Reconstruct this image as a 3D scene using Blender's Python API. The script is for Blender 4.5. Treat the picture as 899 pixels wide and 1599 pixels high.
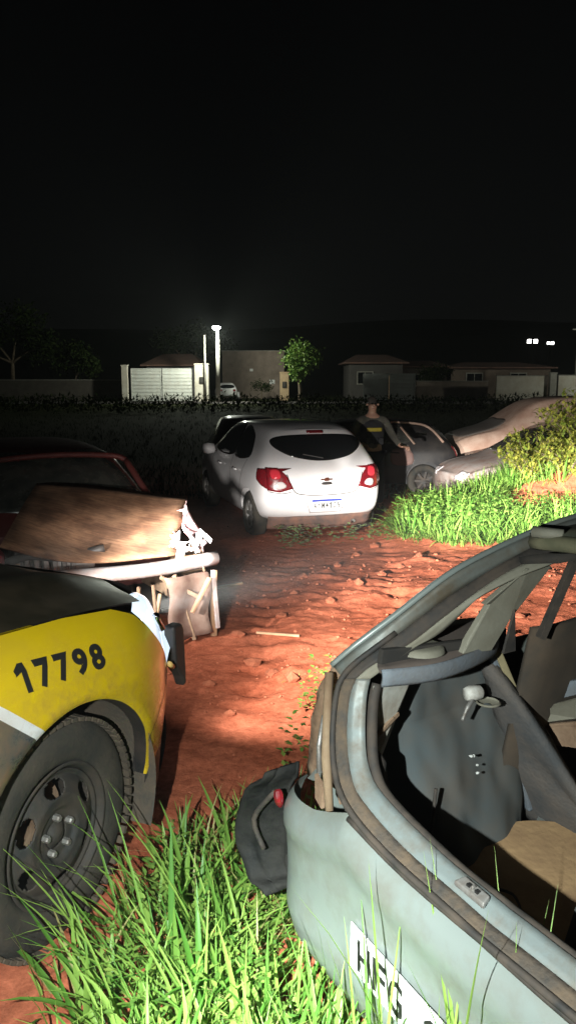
import bpy, bmesh, math, random
from mathutils import Vector, Matrix, noise
from mathutils.bvhtree import BVHTree
R = math.radians
rnd = random.Random(7)
scene = bpy.context.scene
for o in list(bpy.data.objects): bpy.data.objects.remove(o)
col = scene.collection

# ------------------------------------------------------------------ camera
cam_d = bpy.data.cameras.new('camera')
cam = bpy.data.objects.new('camera', cam_d); col.objects.link(cam)
cam_d.sensor_fit = 'VERTICAL'; cam_d.sensor_height = 24.0; cam_d.lens = 18.01
cam_d.clip_start = 0.05; cam_d.clip_end = 3000
cam.location = (0, 0, 1.7); cam.rotation_euler = (R(90 - 9.81), 0, 0)
scene.camera = cam

# ------------------------------------------------------------------ night sky
world = bpy.data.worlds.new('World'); scene.world = world; world.use_nodes = True
wn = world.node_tree; wn.nodes.clear()
sky = wn.nodes.new('ShaderNodeTexSky'); sky.sky_type = 'NISHITA'; sky.sun_disc = False
sky.sun_elevation = R(35); sky.sun_rotation = R(200)
hsv = wn.nodes.new('ShaderNodeHueSaturation'); hsv.inputs['Saturation'].default_value = 0.25
bg = wn.nodes.new('ShaderNodeBackground'); bg.inputs['Strength'].default_value = 0.00032
wo = wn.nodes.new('ShaderNodeOutputWorld')
wn.links.new(sky.outputs[0], hsv.inputs['Color']); wn.links.new(hsv.outputs[0], bg.inputs['Color'])
wn.links.new(bg.outputs[0], wo.inputs['Surface'])
moon_d = bpy.data.lights.new('moon', 'SUN'); moon_d.energy = 0.004; moon_d.angle = R(5); moon_d.color = (.85, .92, 1)
moon = bpy.data.objects.new('moon', moon_d); col.objects.link(moon); moon.rotation_euler = (R(55), 0, R(20))

scene.view_settings.view_transform = 'Standard'; scene.view_settings.look = 'None'
scene.view_settings.exposure = 0.0; scene.view_settings.gamma = 1.0; scene.view_settings.use_curve_mapping = False
scene.render.engine = 'CYCLES'

# hand torch held beside the photographer, at chest height to the left
def aim(o, target):
    d = Vector(target) - o.location
    o.rotation_euler = d.to_track_quat('-Z', 'Y').to_euler()
def spot(name, loc, target, power, size, blend, color, radius):
    d = bpy.data.lights.new(name, 'SPOT'); d.energy = power; d.spot_size = R(size); d.spot_blend = blend
    d.color = color; d.shadow_soft_size = radius
    o = bpy.data.objects.new(name, d); col.objects.link(o); o.location = loc; aim(o, target); return o
torch = spot('torch_light', (-0.34, 0.20, 1.55), (-0.02, 1.66, 0.05), 400, 120, 1.0, (0.93, 1.0, 0.95), 0.012)
def torch_pattern(o, core, width, spill):                     # bright centre of the reflector over a wide dim spill
    o.data.use_nodes = True; nt = o.data.node_tree; N = nt.nodes; L = nt.links
    tc = N.new('ShaderNodeTexCoord'); sp = N.new('ShaderNodeSeparateXYZ'); L.new(tc.outputs['Normal'], sp.inputs[0])
    def mth(op, a, b):
        q = N.new('ShaderNodeMath'); q.operation = op
        for i, x in enumerate((a, b)):
            if isinstance(x, (int, float)): q.inputs[i].default_value = x
            else: L.new(x, q.inputs[i])
        return q.outputs[0]
    x = mth('DIVIDE', sp.outputs['X'], sp.outputs['Z']); y = mth('DIVIDE', sp.outputs['Y'], sp.outputs['Z'])
    r2 = mth('ADD', mth('MULTIPLY', x, x), mth('MULTIPLY', y, y))
    g_ = mth('POWER', math.e, mth('MULTIPLY', r2, -1/width**2))
    L.new(mth('ADD', mth('MULTIPLY', g_, core), spill), N['Emission'].inputs['Strength'])
torch_pattern(torch, 2.9, .21, .80)

# ------------------------------------------------------------------ helpers
def tag(o, label=None, cat=None, group=None, kind=None):
    if label: o['label'] = label
    if cat: o['category'] = cat
    if group: o['group'] = group
    if kind: o['kind'] = kind
    return o
def thing(name, label, cat, loc=(0, 0, 0), rz=0, group=None):
    o = bpy.data.objects.new(name, None); col.objects.link(o)
    o.location = loc; o.rotation_euler = (0, 0, rz); o.empty_display_size = .1
    return tag(o, label, cat, group)
def link_mesh(name, me, mat, parent=None, smooth=False):
    o = bpy.data.objects.new(name, me); col.objects.link(o)
    if mat is not None:
        me.materials.clear()
        for m in (mat if isinstance(mat, (list, tuple)) else [mat]): me.materials.append(m)
    if parent: o.parent = parent
    if smooth:
        me.polygons.foreach_set('use_smooth', [True] * len(me.polygons))
    return o
def copy_tree(o, parent=None):
    c = o.copy(); col.objects.link(c)
    if parent: c.parent = parent
    for ch in list(o.children): copy_tree(ch, c)
    return c

class MB:
    def __init__(s): s.v = []; s.f = []; s.c = None
    def quad(s, a, b, c, d):
        n = len(s.v); s.v += [tuple(a), tuple(b), tuple(c), tuple(d)]; s.f.append((n, n+1, n+2, n+3)); return s
    def box(s, c, size, rot=None):
        n = len(s.v); hx, hy, hz = [a/2 for a in size]; m = rot if rot is not None else Matrix.Identity(3); c = Vector(c)
        for x, y, z in ((-1,-1,-1),(1,-1,-1),(1,1,-1),(-1,1,-1),(-1,-1,1),(1,-1,1),(1,1,1),(-1,1,1)):
            s.v.append(tuple(c + m @ Vector((x*hx, y*hy, z*hz))))
        for f in ((3,2,1,0),(4,5,6,7),(0,1,5,4),(1,2,6,5),(2,3,7,6),(3,0,4,7)): s.f.append(tuple(n+i for i in f))
        return s
    def bar(s, a, b, w, h=None, up=(0, 0, 1)):
        a = Vector(a); b = Vector(b); d = b - a; L = d.length; d.normalize(); u = Vector(up)
        if abs(d.dot(u)) > .98: u = Vector((1, 0, 0))
        r = d.cross(u).normalized(); u = r.cross(d)
        m = Matrix((d, r, u)).transposed()
        return s.box((a+b)/2, (L, w, h or w), m)
    def tube(s, pts, rad, seg=8, cap=True):
        pts = [Vector(p) for p in pts]; n0 = len(s.v); k = len(pts)
        if not isinstance(rad, (list, tuple)): rad = [rad]*k
        pu = None
        for i, p in enumerate(pts):
            d = (pts[min(i+1, k-1)] - pts[max(i-1, 0)]).normalized()
            if pu is None:
                pu = Vector((0, 0, 1)) if abs(d.z) < .9 else Vector((1, 0, 0))
            r = d.cross(pu).normalized(); pu = r.cross(d).normalized()
            for j in range(seg):
                a = 2*math.pi*j/seg
                s.v.append(tuple(p + (r*math.cos(a) + pu*math.sin(a))*rad[i]))
        for i in range(k-1):
            for j in range(seg):
                a = n0+i*seg+j; b = n0+i*seg+(j+1) % seg
                s.f.append((a, b, b+seg, a+seg))
        if cap:
            s.f.append(tuple(n0+j for j in reversed(range(seg)))); s.f.append(tuple(n0+(k-1)*seg+j for j in range(seg)))
        return s
    def grid(s, fn, nu, nv, flip=False):
        n = len(s.v)
        for i in range(nu+1):
            for j in range(nv+1): s.v.append(tuple(fn(i/nu, j/nv)))
        w = nv+1
        for i in range(nu):
            for j in range(nv):
                q = (n+i*w+j, n+(i+1)*w+j, n+(i+1)*w+j+1, n+i*w+j+1)
                s.f.append(q[::-1] if flip else q)
        return s
    def lathe(s, prof, seg=32, axis='y', c=(0, 0, 0), closed=False):
        # prof: list of (radius, along)
        n = len(s.v); k = len(prof); c = Vector(c)
        for i in range(seg):
            a = 2*math.pi*i/seg; ca, sa = math.cos(a), math.sin(a)
            for r, t in prof:
                p = {'y': (r*ca, t, r*sa), 'z': (r*ca, r*sa, t), 'x': (t, r*ca, r*sa)}[axis]
                s.v.append(tuple(c + Vector(p)))
        for i in range(seg):
            for j in range(k if closed else k-1):
                a = n+i*k+j; b = n+((i+1) % seg)*k+j; a2 = n+i*k+(j+1) % k; b2 = n+((i+1) % seg)*k+(j+1) % k
                s.f.append((a, b, b2, a2))
        return s
    def plate(s, pts, nrm, t):
        # polygon with thickness
        nrm = Vector(nrm).normalized()*t; n = len(s.v); k = len(pts)
        s.v += [tuple(Vector(p)+nrm/2) for p in pts]; s.v += [tuple(Vector(p)-nrm/2) for p in pts]
        s.f.append(tuple(n+i for i in range(k))); s.f.append(tuple(n+k+i for i in reversed(range(k))))
        for i in range(k): s.f.append((n+i, n+k+i, n+k+(i+1) % k, n+(i+1) % k))
        return s
    def ribbon(s, A, B):
        n = len(s.v); k = len(A)
        for a, b in zip(A, B): s.v += [tuple(a), tuple(b)]
        for i in range(k-1): s.f.append((n+2*i, n+2*i+1, n+2*i+3, n+2*i+2))
        return s
    def build(s, name, mat, parent=None, smooth=False, bevel=0, solid=0, sub=0, seg=2, recalc=True, auto=None):
        me = bpy.data.meshes.new(name); me.from_pydata(s.v, [], s.f); me.update()
        if recalc:
            bm = bmesh.new(); bm.from_mesh(me); bmesh.ops.recalc_face_normals(bm, faces=bm.faces); bm.to_mesh(me); bm.free()
        o = link_mesh(name, me, mat, parent, smooth)
        if solid:
            m = o.modifiers.new('solid', 'SOLIDIFY'); m.thickness = solid; m.offset = 0
        if bevel:
            m = o.modifiers.new('bevel', 'BEVEL'); m.width = bevel; m.segments = seg; m.limit_method = 'ANGLE'; m.angle_limit = R(40)
        if sub:
            m = o.modifiers.new('sub', 'SUBSURF'); m.levels = sub; m.render_levels = sub
        return o
def bake(o):
    dg = bpy.context.evaluated_depsgraph_get(); dg.update()
    me = bpy.data.meshes.new_from_object(o.evaluated_get(dg)); o.modifiers.clear(); o.data = me; return o
def smoothpts(pts, n=6):
    P = [Vector(p) for p in pts]; out = []
    for i in range(len(P)-1):
        p0 = P[max(i-1, 0)]; p1 = P[i]; p2 = P[i+1]; p3 = P[min(i+2, len(P)-1)]
        for k in range(n):
            t = k/n
            out.append(.5*((2*p1)+(p2-p0)*t+(2*p0-5*p1+4*p2-p3)*t*t+(3*p1-p0-3*p2+p3)*t**3))
    out.append(P[-1]); return out
def text_mesh(body, size, bold=0.0, shear=0.0):
    cu = bpy.data.curves.new('lettering', 'FONT'); cu.body = body; cu.size = size; cu.offset = bold; cu.shear = shear
    cu.resolution_u = 4
    o = bpy.data.objects.new('lettering', cu); col.objects.link(o)
    dg = bpy.context.evaluated_depsgraph_get(); dg.update()
    me = bpy.data.meshes.new_from_object(o.evaluated_get(dg))
    bpy.data.objects.remove(o)
    bm = bmesh.new(); bm.from_mesh(me)
    bmesh.ops.subdivide_edges(bm, edges=[e for e in bm.edges if e.calc_length() > size*.12], cuts=2)
    bmesh.ops.triangulate(bm, faces=bm.faces); bm.to_mesh(me); bm.free()
    return me

def chars(text, put, parent, m, fill=.82, bold=.05, aspect=.62, name='character'):
    """one mesh per character; put(a, b) maps the line (a 0..1 along, b 0..1 up) to a point"""
    n = len(text)
    for i, ch in enumerate(text):
        if ch == ' ': continue
        if ch == '1':
            mb = MB(); mb.grid(lambda u, v: put((i+lerp(.42, .68, u))/n, v), 2, 14); mb.grid(lambda u, v: put((i+lerp(.12, .4195, u))/n, lerp(lerp(.60, .72, u), lerp(.80, .985, u), v)), 4, 5)
            mb.build(name, m, parent); continue
        me = text_mesh(ch, 1, bold); xv = [v.co.x for v in me.vertices]; yv = [v.co.y for v in me.vertices]
        x0, x1, y0, y1 = min(xv), max(xv), min(yv), max(yv)
        for v in me.vertices:
            a = (v.co.x-x0)/(x1-x0); b = (v.co.y-y0)/(y1-y0); v.co = put((i+.5+(a-.5)*fill)/n, b)
        link_mesh(name, me, m, parent)
# ------------------------------------------------------------------ materials
MATS = {}
def mat(name, color, rough=.6, metal=0, noise_scale=0, dark=None, amt=.5, bump=0, bscale=80, coat=0, spec=.5, detail=6, thresh=(.35, .65), trans=0, emit=None, es=0):
    m = bpy.data.materials.new(name); m.use_nodes = True; nt = m.node_tree; N = nt.nodes; L = nt.links
    b = N['Principled BSDF']; b.inputs['Roughness'].default_value = rough; b.inputs['Metallic'].default_value = metal
    b.inputs['Base Color'].default_value = (*color, 1); b.inputs['Coat Weight'].default_value = coat
    b.inputs['Coat Roughness'].default_value = .05
    b.inputs['Specular IOR Level'].default_value = spec; b.inputs['Transmission Weight'].default_value = trans
    if emit: b.inputs['Emission Color'].default_value = (*emit, 1); b.inputs['Emission Strength'].default_value = es
    tc = N.new('ShaderNodeTexCoord')
    if noise_scale:
        nz = N.new('ShaderNodeTexNoise'); nz.inputs['Scale'].default_value = noise_scale; nz.inputs['Detail'].default_value = detail
        nz.inputs['Roughness'].default_value = .65
        L.new(tc.outputs['Object'], nz.inputs['Vector'])
        mr = N.new('ShaderNodeMapRange'); mr.inputs['From Min'].default_value = thresh[0]; mr.inputs['From Max'].default_value = thresh[1]
        mr.inputs['To Max'].default_value = amt
        L.new(nz.outputs['Fac'], mr.inputs['Value'])
        mx = N.new('ShaderNodeMix'); mx.data_type = 'RGBA'
        mx.inputs['A'].default_value = (*color, 1); mx.inputs['B'].default_value = (*(dark or tuple(c*.4 for c in color)), 1)
        L.new(mr.outputs['Result'], mx.inputs['Factor']); L.new(mx.outputs['Result'], b.inputs['Base Color'])
        mr2 = N.new('ShaderNodeMapRange'); mr2.inputs['From Min'].default_value = thresh[0]; mr2.inputs['From Max'].default_value = thresh[1]
        mr2.inputs['To Min'].default_value = rough; mr2.inputs['To Max'].default_value = min(1, rough+.3*amt)
        L.new(nz.outputs['Fac'], mr2.inputs['Value']); L.new(mr2.outputs['Result'], b.inputs['Roughness'])
    if bump:
        n2 = N.new('ShaderNodeTexNoise'); n2.inputs['Scale'].default_value = bscale; n2.inputs['Detail'].default_value = 5
        L.new(tc.outputs['Object'], n2.inputs['Vector'])
        bp = N.new('ShaderNodeBump'); bp.inputs['Strength'].default_value = bump; bp.inputs['Distance'].default_value = .01
        L.new(n2.outputs['Fac'], bp.inputs['Height']); L.new(bp.outputs['Normal'], b.inputs['Normal'])
    MATS[name] = m; return m
def leafmat(name, c1, c2, transl=.3, rough=.45, spec=.4):
    m = bpy.data.materials.new(name); m.use_nodes = True; nt = m.node_tree; N = nt.nodes; L = nt.links
    b = N['Principled BSDF']; b.inputs['Roughness'].default_value = rough
    b.inputs['Specular IOR Level'].default_value = spec
    at = N.new('ShaderNodeAttribute'); at.attribute_name = 'tint'
    mx = N.new('ShaderNodeMix'); mx.data_type = 'RGBA'; mx.inputs['A'].default_value = (*c1, 1); mx.inputs['B'].default_value = (*c2, 1)
    L.new(at.outputs['Fac'], mx.inputs['Factor']); L.new(mx.outputs['Result'], b.inputs['Base Color'])
    t = N.new('ShaderNodeBsdfTranslucent'); L.new(mx.outputs['Result'], t.inputs['Color'])
    ms = N.new('ShaderNodeMixShader'); ms.inputs[0].default_value = transl
    L.new(b.outputs[0], ms.inputs[1]); L.new(t.outputs[0], ms.inputs[2])
    L.new(ms.outputs[0], N['Material Output'].inputs['Surface'])
    return m

def soil_material():
    m = bpy.data.materials.new('red_soil'); m.use_nodes = True; nt = m.node_tree; N = nt.nodes; L = nt.links
    b = N['Principled BSDF']; b.inputs['Roughness'].default_value = .95; b.inputs['Specular IOR Level'].default_value = .03
    tc = N.new('ShaderNodeTexCoord')
    n1 = N.new('ShaderNodeTexNoise'); n1.inputs['Scale'].default_value = 1.3; n1.inputs['Detail'].default_value = 8; n1.inputs['Roughness'].default_value = .7
    n2 = N.new('ShaderNodeTexNoise'); n2.inputs['Scale'].default_value = 22; n2.inputs['Detail'].default_value = 8; n2.inputs['Roughness'].default_value = .75
    L.new(tc.outputs['Object'], n1.inputs['Vector']); L.new(tc.outputs['Object'], n2.inputs['Vector'])
    r1 = N.new('ShaderNodeValToRGB'); e = r1.color_ramp.elements
    e[0].position = .3; e[0].color = (.33, .088, .045, 1); e[1].position = .72; e[1].color = (.53, .175, .100, 1)
    L.new(n1.outputs['Fac'], r1.inputs['Fac'])
    r2 = N.new('ShaderNodeValToRGB'); e = r2.color_ramp.elements
    e[0].position = .32; e[0].color = (.55, .5, .46, 1); e[1].position = .7; e[1].color = (1.25, 1.22, 1.2, 1)
    L.new(n2.outputs['Fac'], r2.inputs['Fac'])
    mx = N.new('ShaderNodeMix'); mx.data_type = 'RGBA'; mx.blend_type = 'MULTIPLY'; mx.inputs['Factor'].default_value = 1
    L.new(r1.outputs['Color'], mx.inputs['A']); L.new(r2.outputs['Color'], mx.inputs['B'])
    # beyond the yard the earth turns into dark trampled weeds
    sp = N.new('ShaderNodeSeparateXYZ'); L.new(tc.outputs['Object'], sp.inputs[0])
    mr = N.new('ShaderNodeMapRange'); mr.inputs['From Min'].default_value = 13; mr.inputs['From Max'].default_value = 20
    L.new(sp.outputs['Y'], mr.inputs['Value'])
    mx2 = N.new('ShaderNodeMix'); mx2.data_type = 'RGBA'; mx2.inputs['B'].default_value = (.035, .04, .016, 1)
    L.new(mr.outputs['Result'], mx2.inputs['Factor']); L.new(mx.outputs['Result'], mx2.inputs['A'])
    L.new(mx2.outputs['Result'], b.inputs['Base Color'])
    bp = N.new('ShaderNodeBump'); bp.inputs['Strength'].default_value = .55; bp.inputs['Distance'].default_value = .012
    n3 = N.new('ShaderNodeTexNoise'); n3.inputs['Scale'].default_value = 45; n3.inputs['Detail'].default_value = 6; n3.inputs['Roughness'].default_value = .7
    L.new(tc.outputs['Object'], n3.inputs['Vector'])
    L.new(n3.outputs['Fac'], bp.inputs['Height']); L.new(bp.outputs['Normal'], b.inputs['Normal'])
    return m
M_soil = soil_material()
M_clod = mat('soil_clod', (.40, .13, .07), .95, 0, 9, (.2, .06, .03), .8, .5, 60, spec=.15)
M_stone = mat('pale_stone', (.42, .3, .24), .9, 0, 12, (.28, .12, .07), .8, .4, 50)
M_grass = leafmat('grass_blade', (.07, .20, .025), (.28, .44, .09), .38)
M_grassdry = leafmat('dry_grass_blade', (.24, .24, .08), (.36, .32, .14), .25)
M_leaf = leafmat('leaf', (.07, .17, .03), (.24, .34, .07), .3)
M_leafy = leafmat('yellow_green_leaf', (.16, .24, .035), (.40, .38, .07), .4)
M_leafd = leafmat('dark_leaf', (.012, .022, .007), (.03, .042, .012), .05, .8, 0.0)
M_bark = mat('bark', (.17, .13, .09), .9, 0, 9, (.07, .05, .03), .8, .5, 40)
M_rubber = mat('tyre_rubber', (.020, .021, .019), .9, 0, 7, (.065, .052, .038), .8, .3, 90)
M_tread = mat('dusty_tread', (.10, .075, .052), .95, 0, 14, (.045, .038, .03), .8, .3, 90)
M_plastic = mat('black_plastic', (.018, .018, .019), .5, 0, 6, (.09, .06, .045), .35, .15, 200)
M_liner = mat('dusty_wheel_liner', (.055, .05, .042), .9, 0, 6, (.13, .09, .06), .8, .3, 60)
M_steelblk = mat('black_steel', (.022, .024, .025), .65, .1, 9, (.075, .055, .04), .7, .2, 60)
M_nut = mat('dull_steel', (.36, .36, .35), .5, .7, 30, (.14, .11, .09), .8)
M_glass = mat('dark_glass', (.010, .011, .012), .06, 0, 0, spec=.6, coat=.3)
M_dusty = mat('dusty_dark_glass', (.028, .03, .028), .16, 0, 7, (.09, .085, .07), .6)
M_white = mat('white_car_paint', (.74, .73, .74), .28, 0, 2.5, (.52, .42, .37), .22, coat=.6)
M_red = mat('faded_red_paint', (.10, .018, .015), .55, 0, 3, (.05, .013, .010), .7, .1, 60)
M_silver = mat('dusty_silver_paint', (.34, .30, .28), .45, .25, 4, (.20, .12, .09), .8, .05, 60)
M_tan = mat('sunbleached_tan_paint', (.50, .36, .28), .6, 0, 3, (.30, .17, .12), .8, .08, 40)
M_tan2 = mat('dust_covered_glass', (.12, .10, .085), .6, 0, 4, (.10, .09, .08), .8)
M_darkcar = mat('dark_blue_grey_paint', (.013, .014, .017), .35, 0, 3, (.06, .05, .04), .5, coat=.3)
M_chrome = mat('chrome', (.75, .77, .8), .12, 1)
M_red_l = mat('red_lens', (.20, .010, .016), .12, 0, 25, (.07, .005, .008), .8, coat=.5)
M_clear_l = mat('clear_lens', (.55, .5, .5), .1, 0, 0, coat=.5)
M_ply = mat('weathered_plywood', (.34, .20, .115), .85, 0, 2.2, (.17, .09, .05), .9, .2, 30, thresh=(.3, .7))
def plywood():
    m = mat('weathered_plywood_grain', (.34, .175, .095), .85, 0, 2.2, (.15, .08, .045), .9, .25, 30, thresh=(.32, .68)); nt = m.node_tree; N = nt.nodes; L = nt.links; b = N['Principled BSDF']
    src = b.inputs['Base Color'].links[0].from_socket
    tc = N.new('ShaderNodeTexCoord'); mp = N.new('ShaderNodeMapping'); mp.inputs['Rotation'].default_value = (0, 0, .5); mp.inputs['Scale'].default_value = (2.5, 55, 30); L.new(tc.outputs['Object'], mp.inputs['Vector'])
    nz = N.new('ShaderNodeTexNoise'); nz.inputs['Scale'].default_value = 1; nz.inputs['Detail'].default_value = 8; nz.inputs['Roughness'].default_value = .7; L.new(mp.outputs[0], nz.inputs['Vector'])
    r = N.new('ShaderNodeValToRGB'); e = r.color_ramp.elements; e[0].position = .35; e[0].color = (.45, .42, .4, 1); e[1].position = .6; e[1].color = (1.1, 1.1, 1.1, 1); L.new(nz.outputs['Fac'], r.inputs['Fac'])
    n2 = N.new('ShaderNodeTexNoise'); n2.inputs['Scale'].default_value = 5; n2.inputs['Detail'].default_value = 9; n2.inputs['Distortion'].default_value = .3; L.new(tc.outputs['Object'], n2.inputs['Vector'])
    r2 = N.new('ShaderNodeValToRGB'); e = r2.color_ramp.elements; e[0].position = .40; e[0].color = (.40, .33, .28, 1); e[1].position = .58; e[1].color = (1, 1, 1, 1); L.new(n2.outputs['Fac'], r2.inputs['Fac'])
    for k in (r, r2):
        mx = N.new('ShaderNodeMix'); mx.data_type = 'RGBA'; mx.blend_type = 'MULTIPLY'; mx.inputs['Factor'].default_value = .8; L.new(src, mx.inputs['A']); L.new(k.outputs['Color'], mx.inputs['B']); src = mx.outputs['Result']
    L.new(src, b.inputs['Base Color']); return m
M_ply = plywood()
M_wood = mat('raw_timber', (.48, .30, .17), .8, 0, 6, (.28, .15, .09), .8, .2, 40)
M_metalgrey = mat('galvanised_steel', (.42, .41, .42), .5, .35, 7, (.30, .16, .11), .7, .1, 40)
M_engine = mat('engine_casting', (.34, .34, .33), .55, .5, 9, (.12, .11, .10), .8, .3, 50)
M_rust = mat('rusty_metal', (.16, .095, .058), .9, .1, 8, (.34, .24, .16), .7, .4, 50)
M_wgrey = mat('grey_green_car_paint', (.205, .24, .23), .36, .2, 7, (.14, .12, .09), .6, .22, 5, coat=.2, thresh=(.46, .74), detail=10)
M_wlip = mat('pale_inner_flange_paint', (.19, .225, .225), .42, .2, 11, (.13, .10, .07), .85, .1, 30, thresh=(.42, .7))
M_trim = mat('pale_plastic_trim', (.21, .205, .165), .65, 0, 5, (.11, .095, .065), .7, .1, 60)
M_bluegrey = mat('blue_grey_trim', (.135, .165, .20), .7, 0, 7, (.10, .09, .08), .7, .2, 120)
M_carpet = mat('charcoal_carpet', (.08, .098, .104), 1, 0, 5, (.11, .095, .08), .7, .35, 700, spec=.1)
M_seat = mat('stained_seat_board', (.12, .10, .085), .9, 0, 5, (.05, .055, .06), .9, .4, 90)
M_seal = mat('black_rubber_seal', (.016, .016, .016), .7, 0, 12, (.08, .06, .045), .7)
M_sealdirt = mat('dirty_weatherstrip', (.04, .036, .032), .8, 0, 14, (.12, .085, .055), .8, .4, 70)
M_card = mat('brown_hardboard', (.34, .22, .11), .9, 0, 6, (.16, .09, .05), .8, .3, 50, thresh=(.4, .75))
M_dark = mat('dark_interior', (.018, .017, .016), .9, 0, 8, (.05, .04, .03), .6)
M_plate = mat('white_plate', (.80, .80, .80), .4, 0, 12, (.55, .5, .45), .4)
M_ink = mat('black_ink', (.012, .012, .012), .6)
M_blue = mat('plate_blue', (.03, .05, .32), .5)
M_wall = mat('weathered_render', (.30, .23, .19), .9, 0, 1.2, (.18, .14, .11), .8, .3, 20)
M_wallw = mat('white_render', (.62, .58, .50), .85, 0, 1.5, (.45, .37, .28), .6, .2, 20)
M_gate = mat('white_gate_sheet', (.66, .67, .63), .55, 0, 2, (.5, .46, .4), .6)
M_roof = mat('clay_roof', (.22, .11, .08), .9, 0, 3, (.1, .07, .06), .8, .3, 20)
M_conc = mat('concrete', (.36, .34, .30), .9, 0, 4, (.24, .22, .19), .7, .2, 30)
# ------------------------------------------------------------------ ground
def lerp(a, b, t): return a+(b-a)*t
def piece(y, K):
    if y <= K[0][0]: return K[0][1]
    for (a, va), (b, vb) in zip(K, K[1:]):
        if y <= b:
            t = (y-a)/(b-a); t = t*t*(3-2*t) if (b-a) > 20 else t
            return lerp(va, vb, t)
    return K[-1][1]
GK = [(3.2, 0), (6, -.10), (9.5, -.28), (14, -.36), (40, -.36), (58, -.12), (90, -.05), (200, 0)]
def base_z(x, y):
    z = piece(y, GK)
    z += 1.0*math.exp(-(((x-4.5)/1.75)**2+((y-10.5)/1.35)**2))          # spoil heap by the wrecks
    z += .16*math.exp(-(((x-1.9)/.7)**2+((y-9.4)/.6)**2))
    return z
def gz(x, y):
    z = base_z(x, y)
    if -6 < x < 8 and 0 < y < 16:
        p = Vector((x, y, 0))
        d = noise.fractal(p*1.1, 1.0, 2.0, 3)*.035
        k = max(0, noise.noise(p*.9+Vector((3.1, 7.7, 0)))+.25)
        rr = noise.noise(p*4.2+Vector((9, 2, 0)))
        d += k*.065*max(0, rr)+.02*abs(noise.noise(p*6.5+Vector((4, 4, 0))))*(.4+k)
        d += k*.022*abs(noise.noise(p*9+Vector((1, 5, 0))))
        # old tyre ruts running towards the white car
        for off in (-.05, 1.05):
            xc = off+.10*(y-4)*.55-.2+.06*math.sin(y*1.7)
            d -= .035*math.exp(-((x-xc)/.13)**2)*(1 if 3.5 < y < 9 else 0)*(.6+.4*math.sin(y*23))
        d += .012*noise.noise(p*16)
        d += .005*noise.noise(p*38)
        z += d*min(1, max(0, (y-.5)))
    elif y > 14: z += .05*noise.noise(Vector((x*.5, y*.5, 0)))
    return z
def lines(a, b, lo, hi, step, grow):
    L = [lo]
    while L[-1] < hi: L.append(L[-1]+step)
    s = step; x = L[-1]
    while x < b: s *= grow; x += s; L.append(x)
    s = step; x = lo; pre = []
    while x > a: s *= grow; x -= s; pre.append(x)
    return pre[::-1]+L
xs = lines(-500, 500, -2.2, 4.2, .034, 1.09)
ys = lines(-60, 900, 2.0, 9.8, .030, 1.07)
gm = MB(); nx, ny = len(xs), len(ys)
for x in xs:
    for y in ys: gm.v.append((x, y, gz(x, y)))
for i in range(nx-1):
    for j in range(ny-1): gm.f.append((i*ny+j, (i+1)*ny+j, (i+1)*ny+j+1, i*ny+j+1))
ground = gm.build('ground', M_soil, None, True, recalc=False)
tag(ground, 'bare red earth of the yard, rutted and cloddy', None, None, 'structure')

# loose clods: uncountable crumbs as one object
def rock(mb, c, r, seed, flat=.7):
    n = len(mb.v); rg = random.Random(seed)
    P = [(0, 0, 1)]+[(math.cos(a)*.9, math.sin(a)*.9, .35) for a in [k*math.pi/3+.2 for k in range(6)]]+[(math.cos(a)*.8, math.sin(a)*.8, -.5) for a in [k*math.pi/3+.7 for k in range(6)]]+[(0, 0, -.8)]
    rot = rg.uniform(0, 6.28); sx, sy = rg.uniform(.7, 1.3), rg.uniform(.7, 1.2)
    for p in P:
        q = rg.uniform(.75, 1.2); x, y, z = p[0]*q*sx, p[1]*q*sy, p[2]*q*flat
        mb.v.append((c[0]+r*(x*math.cos(rot)-y*math.sin(rot)), c[1]+r*(x*math.sin(rot)+y*math.cos(rot)), c[2]+r*z))
    for k in range(6):
        a, b = 1+k, 1+(k+1) % 6; d, e = 7+k, 7+(k+1) % 6
        mb.f += [(n, n+a, n+b), (n+a, n+d, n+b), (n+d, n+e, n+b), (n+13, n+e, n+d)]
cl = MB(); rg = random.Random(3)
for i in range(3000):
    y = 2.6+8*rg.random()**1.3; x = rg.uniform(-1.6, 3.0)
    k = noise.noise(Vector((x*.9+3.1, y*.9+7.7, 0)))
    if k < -.05 and rg.random() < .75: continue
    r = .003+.013*rg.random()**2.4*(1+.4*(y > 5))
    rock(cl, (x, y, gz(x, y)+r*.3), r, i)
tag(cl.build('soil_crumbs', M_clod, None, False, recalc=False), 'crumbs of red soil scattered over the lit yard', 'soil', None, 'stuff')
clod_mesh = []
for k in range(5):
    mb = MB(); rock(mb, (0, 0, 0), 1, 100+k, .75); o = mb.build('clod', M_clod, None, False); clod_mesh.append(o.data); bpy.data.objects.remove(o)
CL = 'fist-sized clod of red earth lying loose on the lit ground'
for (x, y, r) in [(-.22, 4.55, .05), (-.10, 4.40, .045), (.02, 4.28, .06), (-.34, 5.1, .05), (-.55, 5.35, .045), (-.05, 5.7, .05), (.35, 6.1, .05), (.62, 6.6, .06), (.9, 7.2, .06),
                  (1.15, 7.7, .055), (.5, 7.6, .05), (.15, 7.0, .05), (.75, 8.3, .06), (1.4, 8.0, .06), (1.0, 8.75, .06), (-.3, 3.75, .035), (.12, 3.6, .035), (1.55, 6.9, .05), (1.9, 7.5, .06), (.05, 6.35, .04),
                  (-.45, 4.2, .04), (1.3, 6.2, .05), (1.75, 5.6, .05), (1.5, 5.1, .05)]:
    o = bpy.data.objects.new('earth_clod', rg.choice(clod_mesh)); col.objects.link(o)
    o.location = (x, y, gz(x, y)+r*.25); o.scale = (r, r, r*.8); o.rotation_euler = (0, 0, rg.uniform(0, 6))
    tag(o, CL, 'clod', 'loose earth clods')

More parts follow.
